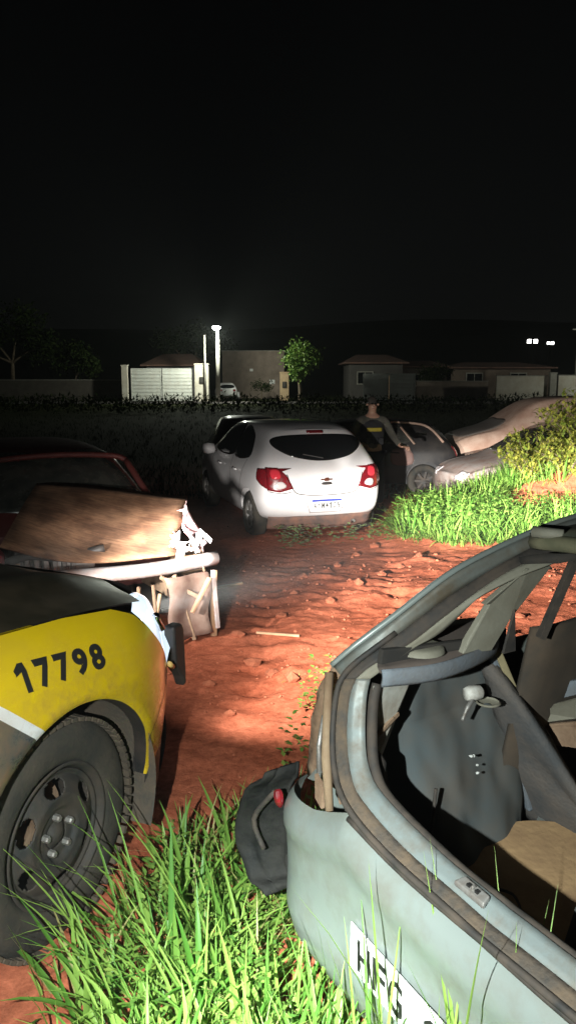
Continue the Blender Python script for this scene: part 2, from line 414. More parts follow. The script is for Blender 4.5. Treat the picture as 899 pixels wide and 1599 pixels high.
# ------------------------------------------------------------------ vegetation helpers
class Leaves(MB):
    def __init__(s): super().__init__(); s.t = []
    def blade(s, p, az, L, w, tilt, curl, tint, seg=6, fold=.35):
        p = Vector(p); h = Vector((math.cos(az), math.sin(az), 0)); side = Vector((-math.sin(az), math.cos(az), 0))
        n = len(s.v); a = tilt
        for i in range(seg+1):
            t = i/seg; ww = w*(.55+.9*t if t < .4 else (1-((t-.4)/.6)**1.8)*.91)
            if i == seg: ww = w*.02
            d = h*math.sin(a)+Vector((0, 0, 1))*math.cos(a); up = h*(-math.cos(a))+Vector((0, 0, 1))*math.sin(a)
            s.v += [tuple(p+side*ww+up*ww*fold), tuple(p), tuple(p-side*ww+up*ww*fold)]; s.t += [tint]*3
            p = p+d*(L/seg); a += curl/seg*(.4+1.2*t)
        for i in range(seg):
            b = n+3*i; s.f += [(b, b+1, b+4, b+3), (b+1, b+2, b+5, b+4)]
    def leaf(s, p, d, up, L, w, tint):
        p = Vector(p); d = Vector(d).normalized(); r = d.cross(Vector(up))
        if r.length < .01: r = d.cross(Vector((1, 0, .1)))
        r.normalize(); u = r.cross(d); n = len(s.v)
        s.v += [tuple(p), tuple(p+d*L*.35+r*w*.5+u*w*.15), tuple(p+d*L*.4), tuple(p+d*L*.35-r*w*.5+u*w*.15), tuple(p+d*L-u*L*.12)]
        s.t += [tint]*5; s.f += [(n, n+2, n+1), (n, n+3, n+2), (n+1, n+2, n+4), (n+2, n+3, n+4)]
    def make(s, name, mat, parent=None, smooth=True):
        o = s.build(name, mat, parent, smooth, recalc=False)
        at = o.data.attributes.new('tint', 'FLOAT', 'POINT'); at.data.foreach_set('value', s.t); return o
def rdir(g, up=.0):
    while True:
        v = Vector((g.uniform(-1, 1), g.uniform(-1, 1), g.uniform(-1, 1)+up))
        if .1 < v.length < 1.2: return v.normalized()

# ------------------------------------------------------------------ street side, 45 to 75 m away
wd = Leaves(); g = random.Random(21)
for i in range(15000):
    x = g.uniform(-34, 34); y = g.uniform(44, 55); hh = .35+.75*(.5+.5*noise.noise(Vector((x*.35, y*.35, 0))))
    z = g.random()*hh; L = g.uniform(.15, .4)
    wd.leaf((x, y, gz(x, y)+z), rdir(g, .5), (0, 0, 1), L, L*.4, g.random())
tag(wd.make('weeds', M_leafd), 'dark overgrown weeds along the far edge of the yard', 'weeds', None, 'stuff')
ft = Leaves()
for i in range(9000):
    y = 13+30*g.random()**1.5; x = g.uniform(-.62, .62)*y
    for k in range(2): ft.blade((x+g.uniform(-.1, .1), y, gz(x, y)-.02), g.uniform(0, 6.28), g.uniform(.08, .22), .010, g.uniform(.1, .6), g.uniform(.3, 1.3), g.random(), 3)
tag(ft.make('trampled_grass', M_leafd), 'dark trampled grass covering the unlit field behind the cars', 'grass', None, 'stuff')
road = MB(); road.grid(lambda u, v: (lerp(-90, 90, u), lerp(57.5, 63, v), piece(lerp(57.5, 63, v), GK)+.035), 60, 3)
tag(road.build('road', mat('asphalt', (.05, .05, .05), .9, 0, 3, (.09, .06, .05), .6, .3, 30)), None, None, None, 'structure')

def panel_gate(name, label, x0, x1, y, z0, z1, m, leaves=2, rib=.26, group=None):
    t = thing(name, label, 'gate', ((x0+x1)/2, y, z0), 0, group); w = (x1-x0)/leaves
    for k in range(leaves):
        a = x0-(x0+x1)/2+k*w+.04; b = a+w-.08; h = z1-z0
        lf = MB().box(((a+b)/2, 0, h/2+.04), (b-a, .03, h-.12)).build('gate_leaf', m, t)
        fr = MB()
        for zz in (.08, h-.03): fr.box(((a+b)/2, -.022, zz), (b-a, .05, .09))
        for xx in (a+.04, b-.04): fr.box((xx, -.02, h/2), (.08, .045, h-.08))
        fr.build('frame', m, lf)
        n = max(2, int((h-.2)/rib)); mb = MB().box((0, 0, 0), (b-a-.2, .02, .10)); 
        for q in range(n):
            o = MB().box(((a+b)/2, -.024, .22+q*(h-.35)/max(1, n-1)), (b-a-.17, .022, .13)).build('slat', m, lf, bevel=.006, seg=1)
    return t
def wallbox(name, label, x0, x1, y, z0, z1, th, m, cat='wall', cop=.06, group=None):
    t = thing(name, label, cat, ((x0+x1)/2, y, z0), 0, group); w = x1-x0
    MB().box((0, 0, (z1-z0)/2), (w, th, z1-z0)).build('wall_face', m, t, bevel=.01)
    if cop: MB().box((0, 0, z1-z0+cop/2-.001), (w+.06, th+.08, cop)).build('coping', M_conc, t, bevel=.01)
    return t
def pillar(label, x, y, z0, z1, w, m, box=False, group=None):
    t = thing('gate_pillar', label, 'pillar', (x, y, z0), 0, group); h = z1-z0
    MB().box((0, 0, h/2), (w, w*.8, h)).build('shaft', m, t, bevel=.02)
    MB().box((0, 0, h+.05), (w+.08, w*.8+.08, .1)).build('cap', m, t, bevel=.02)
    if box:
        MB().box((.0, -w*.4-.03, h*.58), (.34, .08, .52)).build('meter_box', M_dark, t, bevel=.01)
        MB().box((.0, -w*.4-.075, h*.58), (.24, .02, .36)).build('meter_door', M_steelblk, t)
    return t
GZ = -.1
panel_gate('sliding_gate', 'wide white two-leaf metal gate lit by the street lamp', -12.9, -7.75, 64, GZ, 2.55, M_gate, 2, group=None)
pillar('narrow cream gate post at the dark end of the wide lit gate', -13.35, 64, GZ, 2.75, .5, M_wallw)
pillar('broad cream gate pillar with dark meter box beside the street lamp', -7.05, 64, GZ, 2.85, 1.1, M_wallw, True)
wallbox('boundary_wall', 'rough brown rendered wall behind the parked white car', -6.2, -.35, 74, GZ, 4.3, .2, M_wall)
pillar('tan gate pillar with dark meter box next to the lit tree', -.3, 66, GZ, 2.2, .75, mat('tan_render', (.42, .30, .18), .9, 0, 3, (.3, .2, .12), .6), True)
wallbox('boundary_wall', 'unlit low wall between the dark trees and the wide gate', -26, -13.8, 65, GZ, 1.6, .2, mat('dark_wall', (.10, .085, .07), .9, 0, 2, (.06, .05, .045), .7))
panel_gate('metal_gate', 'grey two-leaf metal gate in the dark house front', 6.3, 10.8, 66, GZ, 2.15, mat('grey_gate_sheet', (.50, .52, .50), .6, 0, 2, (.38, .36, .33), .6), 2)
wallbox('boundary_wall', 'brown garden wall with a low white base beside the grey gate', 11.2, 17.4, 68, GZ, 1.5, .2, M_wall)
wallbox('boundary_wall', 'long white wall section next to the concrete post', 17.6, 21.9, 66, GZ, 1.95, .2, M_wallw)
wallbox('boundary_wall', 'white wall section beyond the concrete post at the street', 22.7, 30.5, 65.6, GZ, 2.0, .2, M_wallw)
pillar('plain concrete post between the two white wall sections', 22.3, 65.8, GZ, 2.15, .55, M_conc)

def house(label, x0, x1, y, h, depth, m, roof_h, wins, door=None):
    t = thing('house', label, 'house', ((x0+x1)/2, y, GZ), 0); w = x1-x0
    MB().box((0, depth/2, h/2), (w, depth, h)).build('wall', m, t, bevel=.02)
    r = MB(); o = .5
    A = [(-w/2-o, -o, h), (w/2+o, -o, h), (w/2+o, depth+o, h), (-w/2-o, depth+o, h)]; B = [(-w/2+w*.2, depth/2, h+roof_h), (w/2-w*.2, depth/2, h+roof_h)]
    r.v += A+B+[(a[0], a[1], h-.12) for a in A]; r.f += [(0, 1, 5, 4), (1, 2, 5), (2, 3, 4, 5), (3, 0, 4), (0, 6, 7, 1), (1, 7, 8, 2), (2, 8, 9, 3), (3, 9, 6, 0), (6, 9, 8, 7)]
    r.build('roof', M_roof, t)
    for (wx, wz, ww, wh) in wins:
        f = MB()
        for s in (-1, 1):
            f.box((wx+s*ww/2, -.04, wz), (.09, .1, wh+.09)); f.box((wx, -.04, wz+s*wh/2), (ww, .098, .09))
        f.box((wx, -.035, wz), (.05, .07, wh-.1))
        fo = f.build('window', M_conc, t); MB().box((wx, -.012, wz), (ww, .02, wh)).build('pane', M_glass, fo)
    if door:
        d = MB().box((door, -.03, 1.05), (.95, .06, 2.1)).build('door', M_wood, t, bevel=.01); MB().box((door+.38, -.08, 1.0), (.04, .06, .14)).build('handle', M_nut, d)
    return t
M_h1 = mat('dim_house_render', (.20, .19, .20), .9, 0, 1, (.12, .11, .11), .7)
house('low dim house behind the wide lit gate', -13, -8.3, 72, 3.1, 8, M_h1, 1.1, [(-1.3, 1.7, 1.2, 1.1), (1.2, 1.7, 1.2, 1.1)])
house('dark house with flat eaves behind the grey gate', 5.6, 10.4, 71, 3.3, 8, mat('dark_house', (.11, .10, .09), .9, 0, 1, (.07, .06, .06), .7), .8, [(-1, 1.9, 1.4, 1.1)], 1.3)
house('long brown house behind the white wall sections', 15.5, 24.5, 73, 2.9, 9, mat('brown_house', (.20, .145, .115), .9, 0, 1, (.12, .09, .07), .7), .55, [(-2.6, 1.8, 1.5, 1.1), (1.5, 1.8, 1.5, 1.1)])
house('dark house with windows between the grey gate and the white walls', 10.8, 15.0, 74, 3.0, 8, mat('brown_house2', (.15, .115, .095), .9, 0, 1, (.09, .07, .06), .7), .6, [(-.9, 1.7, 1.3, 1.1), (1.0, 1.7, 1.3, 1.1)])

# street lamp
LX, LY, LZ = -5.5, 61.5, 5.45
t = thing('street_lamp', 'tall pale concrete street lamp glowing white', 'street lamp', (LX, LY, GZ))
MB().tube([(0, 0, 0), (0, 0, 3), (0, 0, LZ+.05)], [.19, .155, .12], 14).build('pole', M_conc, t, True)
MB().tube(smoothpts([(0, 0, LZ), (0, -.18, LZ+.25), (0, -.6, LZ+.35)], 5), .045, 8).build('arm', M_nut, t, True)
hd = MB().box((0, -.95, LZ+.38), (.36, .75, .10)).build('lamp_head', M_nut, t, bevel=.03)
M_glow = mat('lamp_glow', (1, 1, 1), .5, emit=(.95, 1.0, .88), es=160)
MB().lathe([(0, -.30), (.16, -.26), (.28, -.12), (.30, .0), (.0, .0)], 20, 'z', (0, -.97, LZ+.325)).build('diffuser', M_glow, hd, True)
pd = bpy.data.lights.new('street_lamp_light', 'POINT'); pd.energy = 2800; pd.color = (.93, 1, .84); pd.shadow_soft_size = .18
po = bpy.data.objects.new('street_lamp_light', pd); col.objects.link(po); po.parent = t; po.location = (0, -.97, LZ-.2)
def pole(label, x, y, h, r, mats, arm=True):
    t = thing('utility_pole', label, 'pole', (x, y, GZ)); MB().tube([(0, 0, 0), (0, 0, h)], [r, r*.75], 10).build('shaft', mats, t, True)
    if not arm: return t
    MB().bar((-.5, 0, h-.3), (.5, 0, h-.3), .07, .09).build('crossarm', M_conc, t)
    for xx in (-.42, 0, .42): MB().lathe([(0, 0), (.03, 0), (.045, .05), (.02, .07), (.04, .11), (0, .14)], 8, 'z', (xx, 0, h-.255)).build('insulator', M_steelblk, t)
    return t
lamp2 = copy_tree(t); lamp2.location = (29.5, 61.0, GZ); l2 = [c for c in lamp2.children if c.type == 'LIGHT'][0]; l2.data = l2.data.copy(); l2.data.energy = 750; lamp2['label'] = 'street lamp at the end of the street beyond the white walls'
pole('slim pale service pole rising from the broad gate pillar', -6.7, 63.3, 5.3, .10, M_conc, False)
pole('thin dark utility pole past the white walls', 24.3, 66, 6.2, .1, M_conc)

def tree(name, label, loc, trunk_h, lean, r0, blobs, n, ls, m, seed, cat='tree', group=None):
    g = random.Random(seed); t = thing(name, label, cat, loc, 0, group)
    tr = MB(); top = Vector((lean, 0, trunk_h))
    tr.tube(smoothpts([(0, 0, -.1), (lean*.2+.05, .03, trunk_h*.4), tuple(top)], 5), [r0*(1-.05*i) for i in range(11)], 9)
    for (c, rr) in blobs:
        c = Vector(c); mid = (top+c)/2+Vector((g.uniform(-.2, .2), g.uniform(-.2, .2), 0))
        tr.tube(smoothpts([tuple(top-Vector((0, 0, .25))), tuple(mid), tuple(c)], 4), [r0*.45*(1-.09*i) for i in range(9)], 6)
    tr.build('trunk', M_bark, t, True)
    cr = Leaves(); per = max(1, n//len(blobs))
    for (c, rr) in blobs:
        c = Vector(c); twigs = []
        for k in range(max(8, per//14)):
            d = rdir(g); twigs.append(c+Vector((d.x*rr[0], d.y*rr[1], d.z*rr[2]))*(g.random()**.45))
        for k in range(per):
            q = g.choice(twigs)+rdir(g)*g.random()*ls*2.6
            cr.leaf(q, rdir(g, -.25), rdir(g), ls*g.uniform(.6, 1.3), ls*.5, g.random())
    cr.make('crown', m, t); return t
tree('street_tree', 'small green tree lit by the street lamp beside the tan pillar', (.95, 62.5, GZ), 2.3, -.15, .20,
     [((-.6, 0, 3.4), (.8, .8, .6)), ((.3, .1, 3.0), (.7, .7, .6)), ((.9, 0, 3.5), (.75, .8, .6)), ((-.1, 0, 4.1), (.9, .8, .55)), ((-.1, -.1, 2.3), (.45, .5, .5))], 2600, .26, M_leaf, 5)
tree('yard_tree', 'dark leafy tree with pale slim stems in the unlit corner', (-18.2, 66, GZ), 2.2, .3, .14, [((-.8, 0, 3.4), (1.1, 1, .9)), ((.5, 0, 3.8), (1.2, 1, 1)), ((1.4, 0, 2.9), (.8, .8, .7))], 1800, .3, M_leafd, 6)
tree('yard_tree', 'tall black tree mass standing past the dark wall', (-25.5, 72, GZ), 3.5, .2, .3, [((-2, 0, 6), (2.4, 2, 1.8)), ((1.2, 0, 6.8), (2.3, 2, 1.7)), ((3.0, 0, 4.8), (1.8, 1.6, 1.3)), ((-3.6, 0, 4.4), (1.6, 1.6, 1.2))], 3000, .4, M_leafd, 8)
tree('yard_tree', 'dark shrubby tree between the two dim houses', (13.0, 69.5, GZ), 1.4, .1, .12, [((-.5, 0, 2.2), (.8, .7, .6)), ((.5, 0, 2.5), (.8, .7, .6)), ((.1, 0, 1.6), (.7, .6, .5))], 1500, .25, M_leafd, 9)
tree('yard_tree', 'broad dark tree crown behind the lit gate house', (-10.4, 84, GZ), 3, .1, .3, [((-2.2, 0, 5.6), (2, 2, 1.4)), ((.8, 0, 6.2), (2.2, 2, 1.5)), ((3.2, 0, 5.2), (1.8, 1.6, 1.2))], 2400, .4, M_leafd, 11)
tree('yard_bush', 'small dark umbrella-shaped bush by the brown wall', (-2.4, 70, GZ), .9, .0, .07, [((0, 0, 1.35), (.9, .7, .3)), ((.4, 0, 1.1), (.6, .5, .3))], 500, .2, M_leafd, 12, 'bush')
# two pale notices on the brown wall
for (x, z, lab, s) in ((-3.45, 2.55, 'small pale notice fixed high on the brown wall', .3), (-1.5, 1.45, 'pale torn notice low on the brown wall near the tan pillar', .5)):
    o = MB().box((0, 0, 0), (s, .02, s*.8)).build('wall_notice', M_plate, None, bevel=.004); o.location = (x, 73.88, z); tag(o, lab, 'notice')
# distant rise with floodlights
hl = MB(); hl.grid(lambda u, v: (lerp(-420, 420, u), lerp(230, 480, v), -4+(24+6*noise.noise(Vector((u*6, 0, 0)))+10*u)*math.sin(math.pi*min(1, v*1.1)/1.2)), 60, 8)
tag(hl.build('hill', mat('night_hill', (.02, .025, .012), 1)), None, None, None, 'structure')
for i, (u, z, s) in enumerate(((813.5, 0, 1.6), (823, 0, 1.6), (842.5, -.6, 1.15), (848.5, -.6, 1.3))):
    Y = 255; x = (u-449.5)/1200*Y*1.01; zz = 1.7+(592-535)/1200*Y+z
    t = thing('floodlight', ['bright floodlight of the twin pair on the far hill', 'bright floodlight of the twin pair on the far hill', 'dimmer floodlight at the end of the far row of lights', 'dimmer floodlight at the end of the far row of lights'][i], 'floodlight', (x, Y, 3), 0, 'floodlights on the far hill')
    MB().tube([(0, 0, -3), (0, 0, zz-3)], [.12, .08], 8).build('mast', M_steelblk, t)
    MB().box((0, .12, zz-3), (s*.9, .2, s*.8)).build('housing', M_steelblk, t)
    MB().box((0, -.02, zz-3), (s*.8, .06, s*.7)).build('lens', mat('floodlight_glow%d' % i, (1, 1, 1), emit=(1, .99, .93), es=22 if i < 2 else 7), t, bevel=.2)
# ------------------------------------------------------------------ car builder (x forward from the rear bumper, y left, z up)
def ring(st):
    x, zb, w, zbelt, wb, wr, zr = st[:7]; xo = st[7] if len(st) > 7 else [0]*10
    P = [(0, zb), (w*.86, zb), (w*.975, zb+.11), (w, (zb+zbelt)/2+.03), (w*.992, zbelt-.08), (wb, zbelt), ((wb+wr)/2+.012, (zbelt+zr)/2), (wr, zr-.055), (wr*.8, zr-.014), (0, zr)]
    return [Vector((x+xo[j], p[0], p[1])) for j, p in enumerate(P)]
def car_shell(stations, bulge_r, bulge_f, mats, arches, ar, width, name='body', parent=None, level=2):
    mb = MB(); rings = []
    for st in stations:
        h = ring(st); full = h+[Vector((p.x, -p.y, p.z)) for p in h[8:0:-1]]
        rings.append(len(mb.v)); mb.v += [tuple(p) for p in full]
    for a, b in zip(rings, rings[1:]):
        for j in range(18): mb.f.append((a+j, a+(j+1) % 18, b+(j+1) % 18, b+j))
    for end, bulge in ((0, -bulge_r), (-1, bulge_f)):
        h = ring(stations[end]); r0 = rings[end]; rows = []
        for j in range(1, 9):
            row = [r0+j]
            for t in (.5, 0, -.5):
                row.append(len(mb.v)); mb.v.append((h[j].x+bulge*(1-t*t), h[j].y*t, h[j].z+(0.01*(1-t*t) if j > 5 else 0)))
            row.append(r0+18-j); rows.append(row)
        for q in range(7):
            for c in range(4): mb.f.append((rows[q][c], rows[q][c+1], rows[q+1][c+1], rows[q+1][c]))
        for row, ce in ((rows[0], r0), (rows[7], r0+9)):
            for c in range(4): mb.f.append((row[c], row[c+1], ce))
    o = mb.build(name, mats, parent, True); m = o.modifiers.new('s', 'SUBSURF'); m.levels = level; m.render_levels = level; bake(o)
    bm = bmesh.new(); bm.from_mesh(o.data); bmesh.ops.recalc_face_normals(bm, faces=bm.faces); bm.to_mesh(o.data); bm.free()
    bvh = BVHTree.FromPolygons([v.co.copy() for v in o.data.vertices], [tuple(p.vertices) for p in o.data.polygons])
    cuts = []
    for ax in arches:
        for s in (1, -1):
            c = MB().lathe([(0, -.16), (ar, -.16), (ar, .5), (0, .5)], 28, 'y').build('cut', [mats[1], mats[1]])
            for p in c.data.polygons: p.material_index = 1
            c.location = (ax, s*(width-.02) if s > 0 else -(width-.02), .30); c.rotation_euler = (0, 0, 0 if s > 0 else math.pi)
            bo = o.modifiers.new('b', 'BOOLEAN'); bo.operation = 'DIFFERENCE'; bo.object = c; bo.solver = 'EXACT'; cuts.append(c)
    loc = o.matrix_world.copy()
    if cuts:
        p = o.parent; o.parent = None; bpy.context.view_layer.update(); bake(o); o.parent = p
        for c in cuts: bpy.data.objects.remove(c)
    o.data.materials.clear()
    for m in mats: o.data.materials.append(m)
    bm = bmesh.new(); bm.from_mesh(o.data)
    for e in bm.edges: e.smooth = not (len(e.link_faces) == 2 and e.calc_face_angle(0) > R(50))
    bm.to_mesh(o.data); bm.free()
    o.data.polygons.foreach_set('use_smooth', [True]*len(o.data.polygons))
    return o, bvh
AX = {'rear': (lambda a, b: ((-6, a, b), (1, 0, 0))), 'front': (lambda a, b: ((12, a, b), (-1, 0, 0))),
      'left': (lambda a, b: ((a, 6, b), (0, -1, 0))), 'right': (lambda a, b: ((a, -6, b), (0, 1, 0))), 'top': (lambda a, b: ((a, b, 6), (0, 0, -1)))}
def onto(bvh, axis, a, b, off):
    o, d = AX[axis](a, b); h = bvh.ray_cast(Vector(o), Vector(d))
    if h[0] is None: return None
    n = h[1] if h[1].dot(Vector(d)) < 0 else -h[1]
    return h[0]+n*off
def closed(pts, n=5):
    P = list(pts); Q = smoothpts([Vector((p[0], p[1], 0)) for p in P+P[:3]], n); k = len(P)*n
    Q = Q[n:n+k]; return [(q.x, q.y) for q in Q]
def patch(bvh, outline, axis, off, name, m, parent, rings=7, round_=0, sink=.02):
    out = closed(outline, round_) if round_ else outline
    if not round_:
        o2 = []
        for a, b in zip(out, out[1:]+out[:1]):
            for k in range(5): o2.append((lerp(a[0], b[0], k/5), lerp(a[1], b[1], k/5)))
        out = o2
    cx = sum(p[0] for p in out)/len(out); cy = sum(p[1] for p in out)/len(out)
    mb = MB(); k = len(out); ok = onto(bvh, axis, cx, cy, off)
    if ok is None: return None
    mb.v.append(tuple(ok)); last = ok
    for r in range(1, rings+2):
        f = min(1, r/rings)
        for (a, b) in out:
            p = onto(bvh, axis, lerp(cx, a, f), lerp(cy, b, f), off if r <= rings else -sink)
            if p is None: p = last
            last = p; mb.v.append(tuple(p))
    for j in range(k): mb.f.append((0, 1+j, 1+(j+1) % k))
    for r in range(rings):
        for j in range(k):
            a = 1+r*k+j; b = 1+r*k+(j+1) % k; mb.f.append((a, a+k, b+k, b))
    return mb.build(name, m, parent, True)
def seam(bvh, pts, axis, w, name, m, parent, n=6, off=.0025):
    Q = smoothpts([Vector((p[0], p[1], 0)) for p in pts], n); mb = MB(); A = []; B = []
    for i, q in enumerate(Q):
        d = (Q[min(i+1, len(Q)-1)]-Q[max(i-1, 0)]).normalized(); nn = Vector((-d.y, d.x, 0))*w/2
        a = onto(bvh, axis, q.x+nn.x, q.y+nn.y, off); b = onto(bvh, axis, q.x-nn.x, q.y-nn.y, off)
        if a is not None and b is not None: A.append(a); B.append(b)
    return mb.ribbon(A, B).build(name, m, parent, True)
def wheel(parent, x, y, r, w, side, rimm, z=None, spokes=7, name='wheel'):
    z = r if z is None else z; s = side
    ty = MB().lathe([(r*.62, -w*.42), (r*.80, -w*.5), (r*.95, -w*.46), (r, -w*.3), (r, w*.3), (r*.95, w*.46), (r*.8, w*.5), (r*.62, w*.42)], 36, 'y', closed=True).build(name, M_rubber, parent, True)
    ty.location = (x, y, z)
    MB().lathe([(r*.64, s*w*.40), (r*.60, s*w*.36), (r*.55, s*w*.20), (r*.55, -s*w*.3), (0.01, -s*w*.3)], 32, 'y').build('rim', rimm, ty, True)
    sp = MB()
    for k in range(spokes):
        a = 2*math.pi*k/spokes; sp.bar((0.0, s*w*.34, 0), (math.cos(a)*r*.58, s*w*.30, math.sin(a)*r*.58), r*.15, .018, (0, 1, 0))
    sp.lathe([(0, s*w*.40), (r*.14, s*w*.39), (r*.17, s*w*.30), (0, s*w*.28)], 16, 'y')
    sp.build('hubcap', rimm, ty, False, bevel=.004)
    return ty

HATCH = [(0, .29, .785, .95, .745, .52, 1.40, [.26, .15, .05, .015, .05, .11, .29, .47, .52, .50]),
         (.30, .24, .845, .965, .79, .56, 1.435, [.1, .05, 0, 0, 0, .03, .16, .30, .34, .33]),
         (.95, .20, .85, .955, .80, .575, 1.47), (1.55, .20, .85, .935, .80, .585, 1.475), (2.1, .20, .85, .92, .80, .58, 1.455), (2.42, .2, .85, .915, .80, .575, 1.40),
         (2.78, .2, .848, .91, .80, .63, 1.18), (3.06, .21, .845, .90, .79, .68, 1.0), (3.4, .22, .83, .87, .765, .66, .94), (3.74, .25, .77, .79, .70, .58, .86), (3.90, .32, .60, .68, .57, .45, .735)]
def side_windows(bvh, t, m, sets):
    for s in ('left', 'right'):
        for o in sets: patch(bvh, o, s, .005, 'side_window', m, t, 6, 4)
def hatch_car(t, stations, paint, glass, rim, wr=.30, dark=None, wheels=(1, 1, 1, 1), arch=(.64, 3.17)):
    body, bvh = car_shell(stations, .075, .10 if stations[-1][0] > 3.5 else .0, [paint, M_plastic], arch, wr+.055, .85, 'body', t)
    k = 0
    for ax in (.64, 3.17):
        for s in (1, -1):
            if wheels[k]: wheel(t, ax, s*.735, wr, .19, s, rim)
            k += 1
    return body, bvh

# ---- white hatchback
WC = thing('white_hatchback', 'clean white hatchback parked with its rear to the yard, red tail lights', 'car', (.47, 9.50, -.325), R(108.5))
body, bv = hatch_car(WC, HATCH, M_white, M_glass, M_nut)
patch(bv, [(-.60, 1.21), (-.50, 1.305), (0, 1.33), (.50, 1.305), (.60, 1.21), (.43, 1.09), (.2, 1.035), (0, 1.02), (-.2, 1.035), (-.43, 1.09)], 'rear', .006, 'rear_window', M_glass, WC, 8, 5)
side_windows(bv, WC, M_glass, [[(.78, 1.02), (.80, 1.20), (1.0, 1.33), (1.45, 1.385), (1.47, 1.0)], [(1.53, 1.0), (1.52, 1.385), (1.95, 1.37), (2.3, 1.25), (2.62, 1.0)]])
patch(bv, [(-.62, 1.02), (-.50, 1.36), (0, 1.385), (.50, 1.36), (.62, 1.02), (0, .985)], 'front', .006, 'windscreen', M_glass, WC, 7, 4)
for s in (1, -1):
    tl = patch(bv, [(s*.735, .95), (s*.60, .945), (s*.51, .86), (s*.43, .70), (s*.60, .655), (s*.735, .68)], 'rear', .012, 'tail_light', M_red_l, WC, 6, 0)
    patch(bv, [(s*.65, .77), (s*.56, .78), (s*.52, .72), (s*.63, .695)], 'rear', .017, 'reversing_lens', M_clear_l, tl, 3, 3)
    patch(bv, [(s*.69, .92), (s*.60, .92), (s*.58, .83), (s*.68, .82)], 'rear', .019, 'stop_lens', mat('bright_red_lens%d' % s, (.50, .03, .045), .1, coat=.5), tl, 3, 3)
    sl = patch(bv, [(.06, .94), (.30, .93), (.26, .80), (.05, .68)], 'left' if s > 0 else 'right', .010, 'tail_light_side', M_red_l, WC, 5, 0)
    patch(bv, [(3.45, .72), (3.55, .86), (3.72, .80), (3.78, .66)], 'left' if s > 0 else 'right', .008, 'headlight', M_clear_l, WC, 4, 3)
    for q, xx in enumerate((1.10, 1.95)):
        MB().tube([(xx, s*.855, .83), (xx+.02, s*.875, .835), (xx+.15, s*.875, .84), (xx+.17, s*.852, .84)], .012, 8).build('door_handle', M_white, WC, True)
    mir = MB().lathe([(0, -.11), (.07, -.09), (.085, 0), (.07, .07), (0, .09)], 14, 'y', (2.48, s*.93, 1.0)).build('door_mirror', M_white, WC, True)
    MB().bar((2.5, s*.80, .965), (2.48, s*.90, .97), .05, .03).build('mirror_arm', M_plastic, mir)
    sd = 'left' if s > 0 else 'right'
    seam(bv, [(1.50, 1.0), (1.50, .7), (1.50, .32)], sd, .010, 'door_seam', M_ink, WC)
    seam(bv, [(2.60, .98), (2.62, .7), (2.55, .32)], sd, .010, 'door_seam', M_ink, WC)
    seam(bv, [(.80, 1.0), (.95, .72), (1.02, .55)], sd, .010, 'door_seam', M_ink, WC)
patch(bv, [(-.11, 1.345), (.11, 1.345), (.11, 1.372), (-.11, 1.372)], 'rear', .012, 'third_brake_light', M_red_l, WC, 3)
seam(bv, [(-.50, .87), (-.44, .70), (-.34, .625), (0, .605), (.34, .625), (.44, .70), (.50, .87)], 'rear', .011, 'tailgate_seam', M_ink, WC, 8)
seam(bv, [(-.73, .665), (-.58, .64), (-.46, .655)], 'rear', .009, 'bumper_seam', M_ink, WC); seam(bv, [(.73, .665), (.58, .64), (.46, .655)], 'rear', .009, 'bumper_seam', M_ink, WC)
sk = MB(); sk.grid(lambda u, v: (.03+.16*abs(u-.5)**2*4-.02*(1-v)+.05*v, lerp(-.70, .70, u), lerp(.335, .17, v)), 16, 4); sk.build('bumper_skirt', mat('muddy_bumper_plastic', (.09, .07, .065), .8, 0, 6, (.26, .13, .09), .9), WC, True, solid=.02)
seam(bv, [(-.27, .55), (-.21, .40), (-.17, .385), (.17, .385), (.21, .40), (.27, .55)], 'rear', .012, 'plate_recess_shade', mat('recess_shade', (.33, .30, .30), .5), WC, 6)  # flat grey ribbon, painted shade along the edge of the plate recess
p0 = onto(bv, 'rear', 0, .49, .012)
pl = MB().box((p0.x-.004, 0, .49), (.006, .40, .13)).build('number_plate', M_plate, WC, bevel=.002)
MB().box((p0.x-.0085, 0, .539), (.003, .39, .027)).build('plate_band', M_blue, pl)
chars('AYM4105', lambda a, b: (p0.x-.0095, .18-.36*a, .437+.078*b), pl, M_ink, .72, .02)
b0 = onto(bv, 'rear', 0, .80, .006)
bd = MB(); bd.plate([(b0.x, y, z) for y, z in ((-.085, .79), (-.035, .79), (-.03, .778), (.03, .778), (.035, .79), (.085, .79), (.075, .81), (.03, .81), (.025, .822), (-.025, .822), (-.03, .81), (-.075, .81))], (1, 0, 0), .012).build('badge', M_chrome, WC, bevel=.002)
patch(bv, [(-.06, .735), (.06, .735), (.05, .765), (-.05, .765)], 'rear', .010, 'tailgate_handle', M_plastic, WC, 3, 3)
MB().tube([(1.0, 0, 1.46), (.85, 0, 1.56), (.62, 0, 1.66)], [.006, .004, .002], 6).build('antenna', M_plastic, WC)
MB().bar((onto(bv, 'rear', 0, 1.04, .02)), (onto(bv, 'rear', .25, 1.09, .02)), .016, .012).build('rear_wiper', M_plastic, WC)
MB().tube([(.04, -.40, .24), (.2, -.40, .24)], .025, 10).build('exhaust_tip', M_nut, WC)

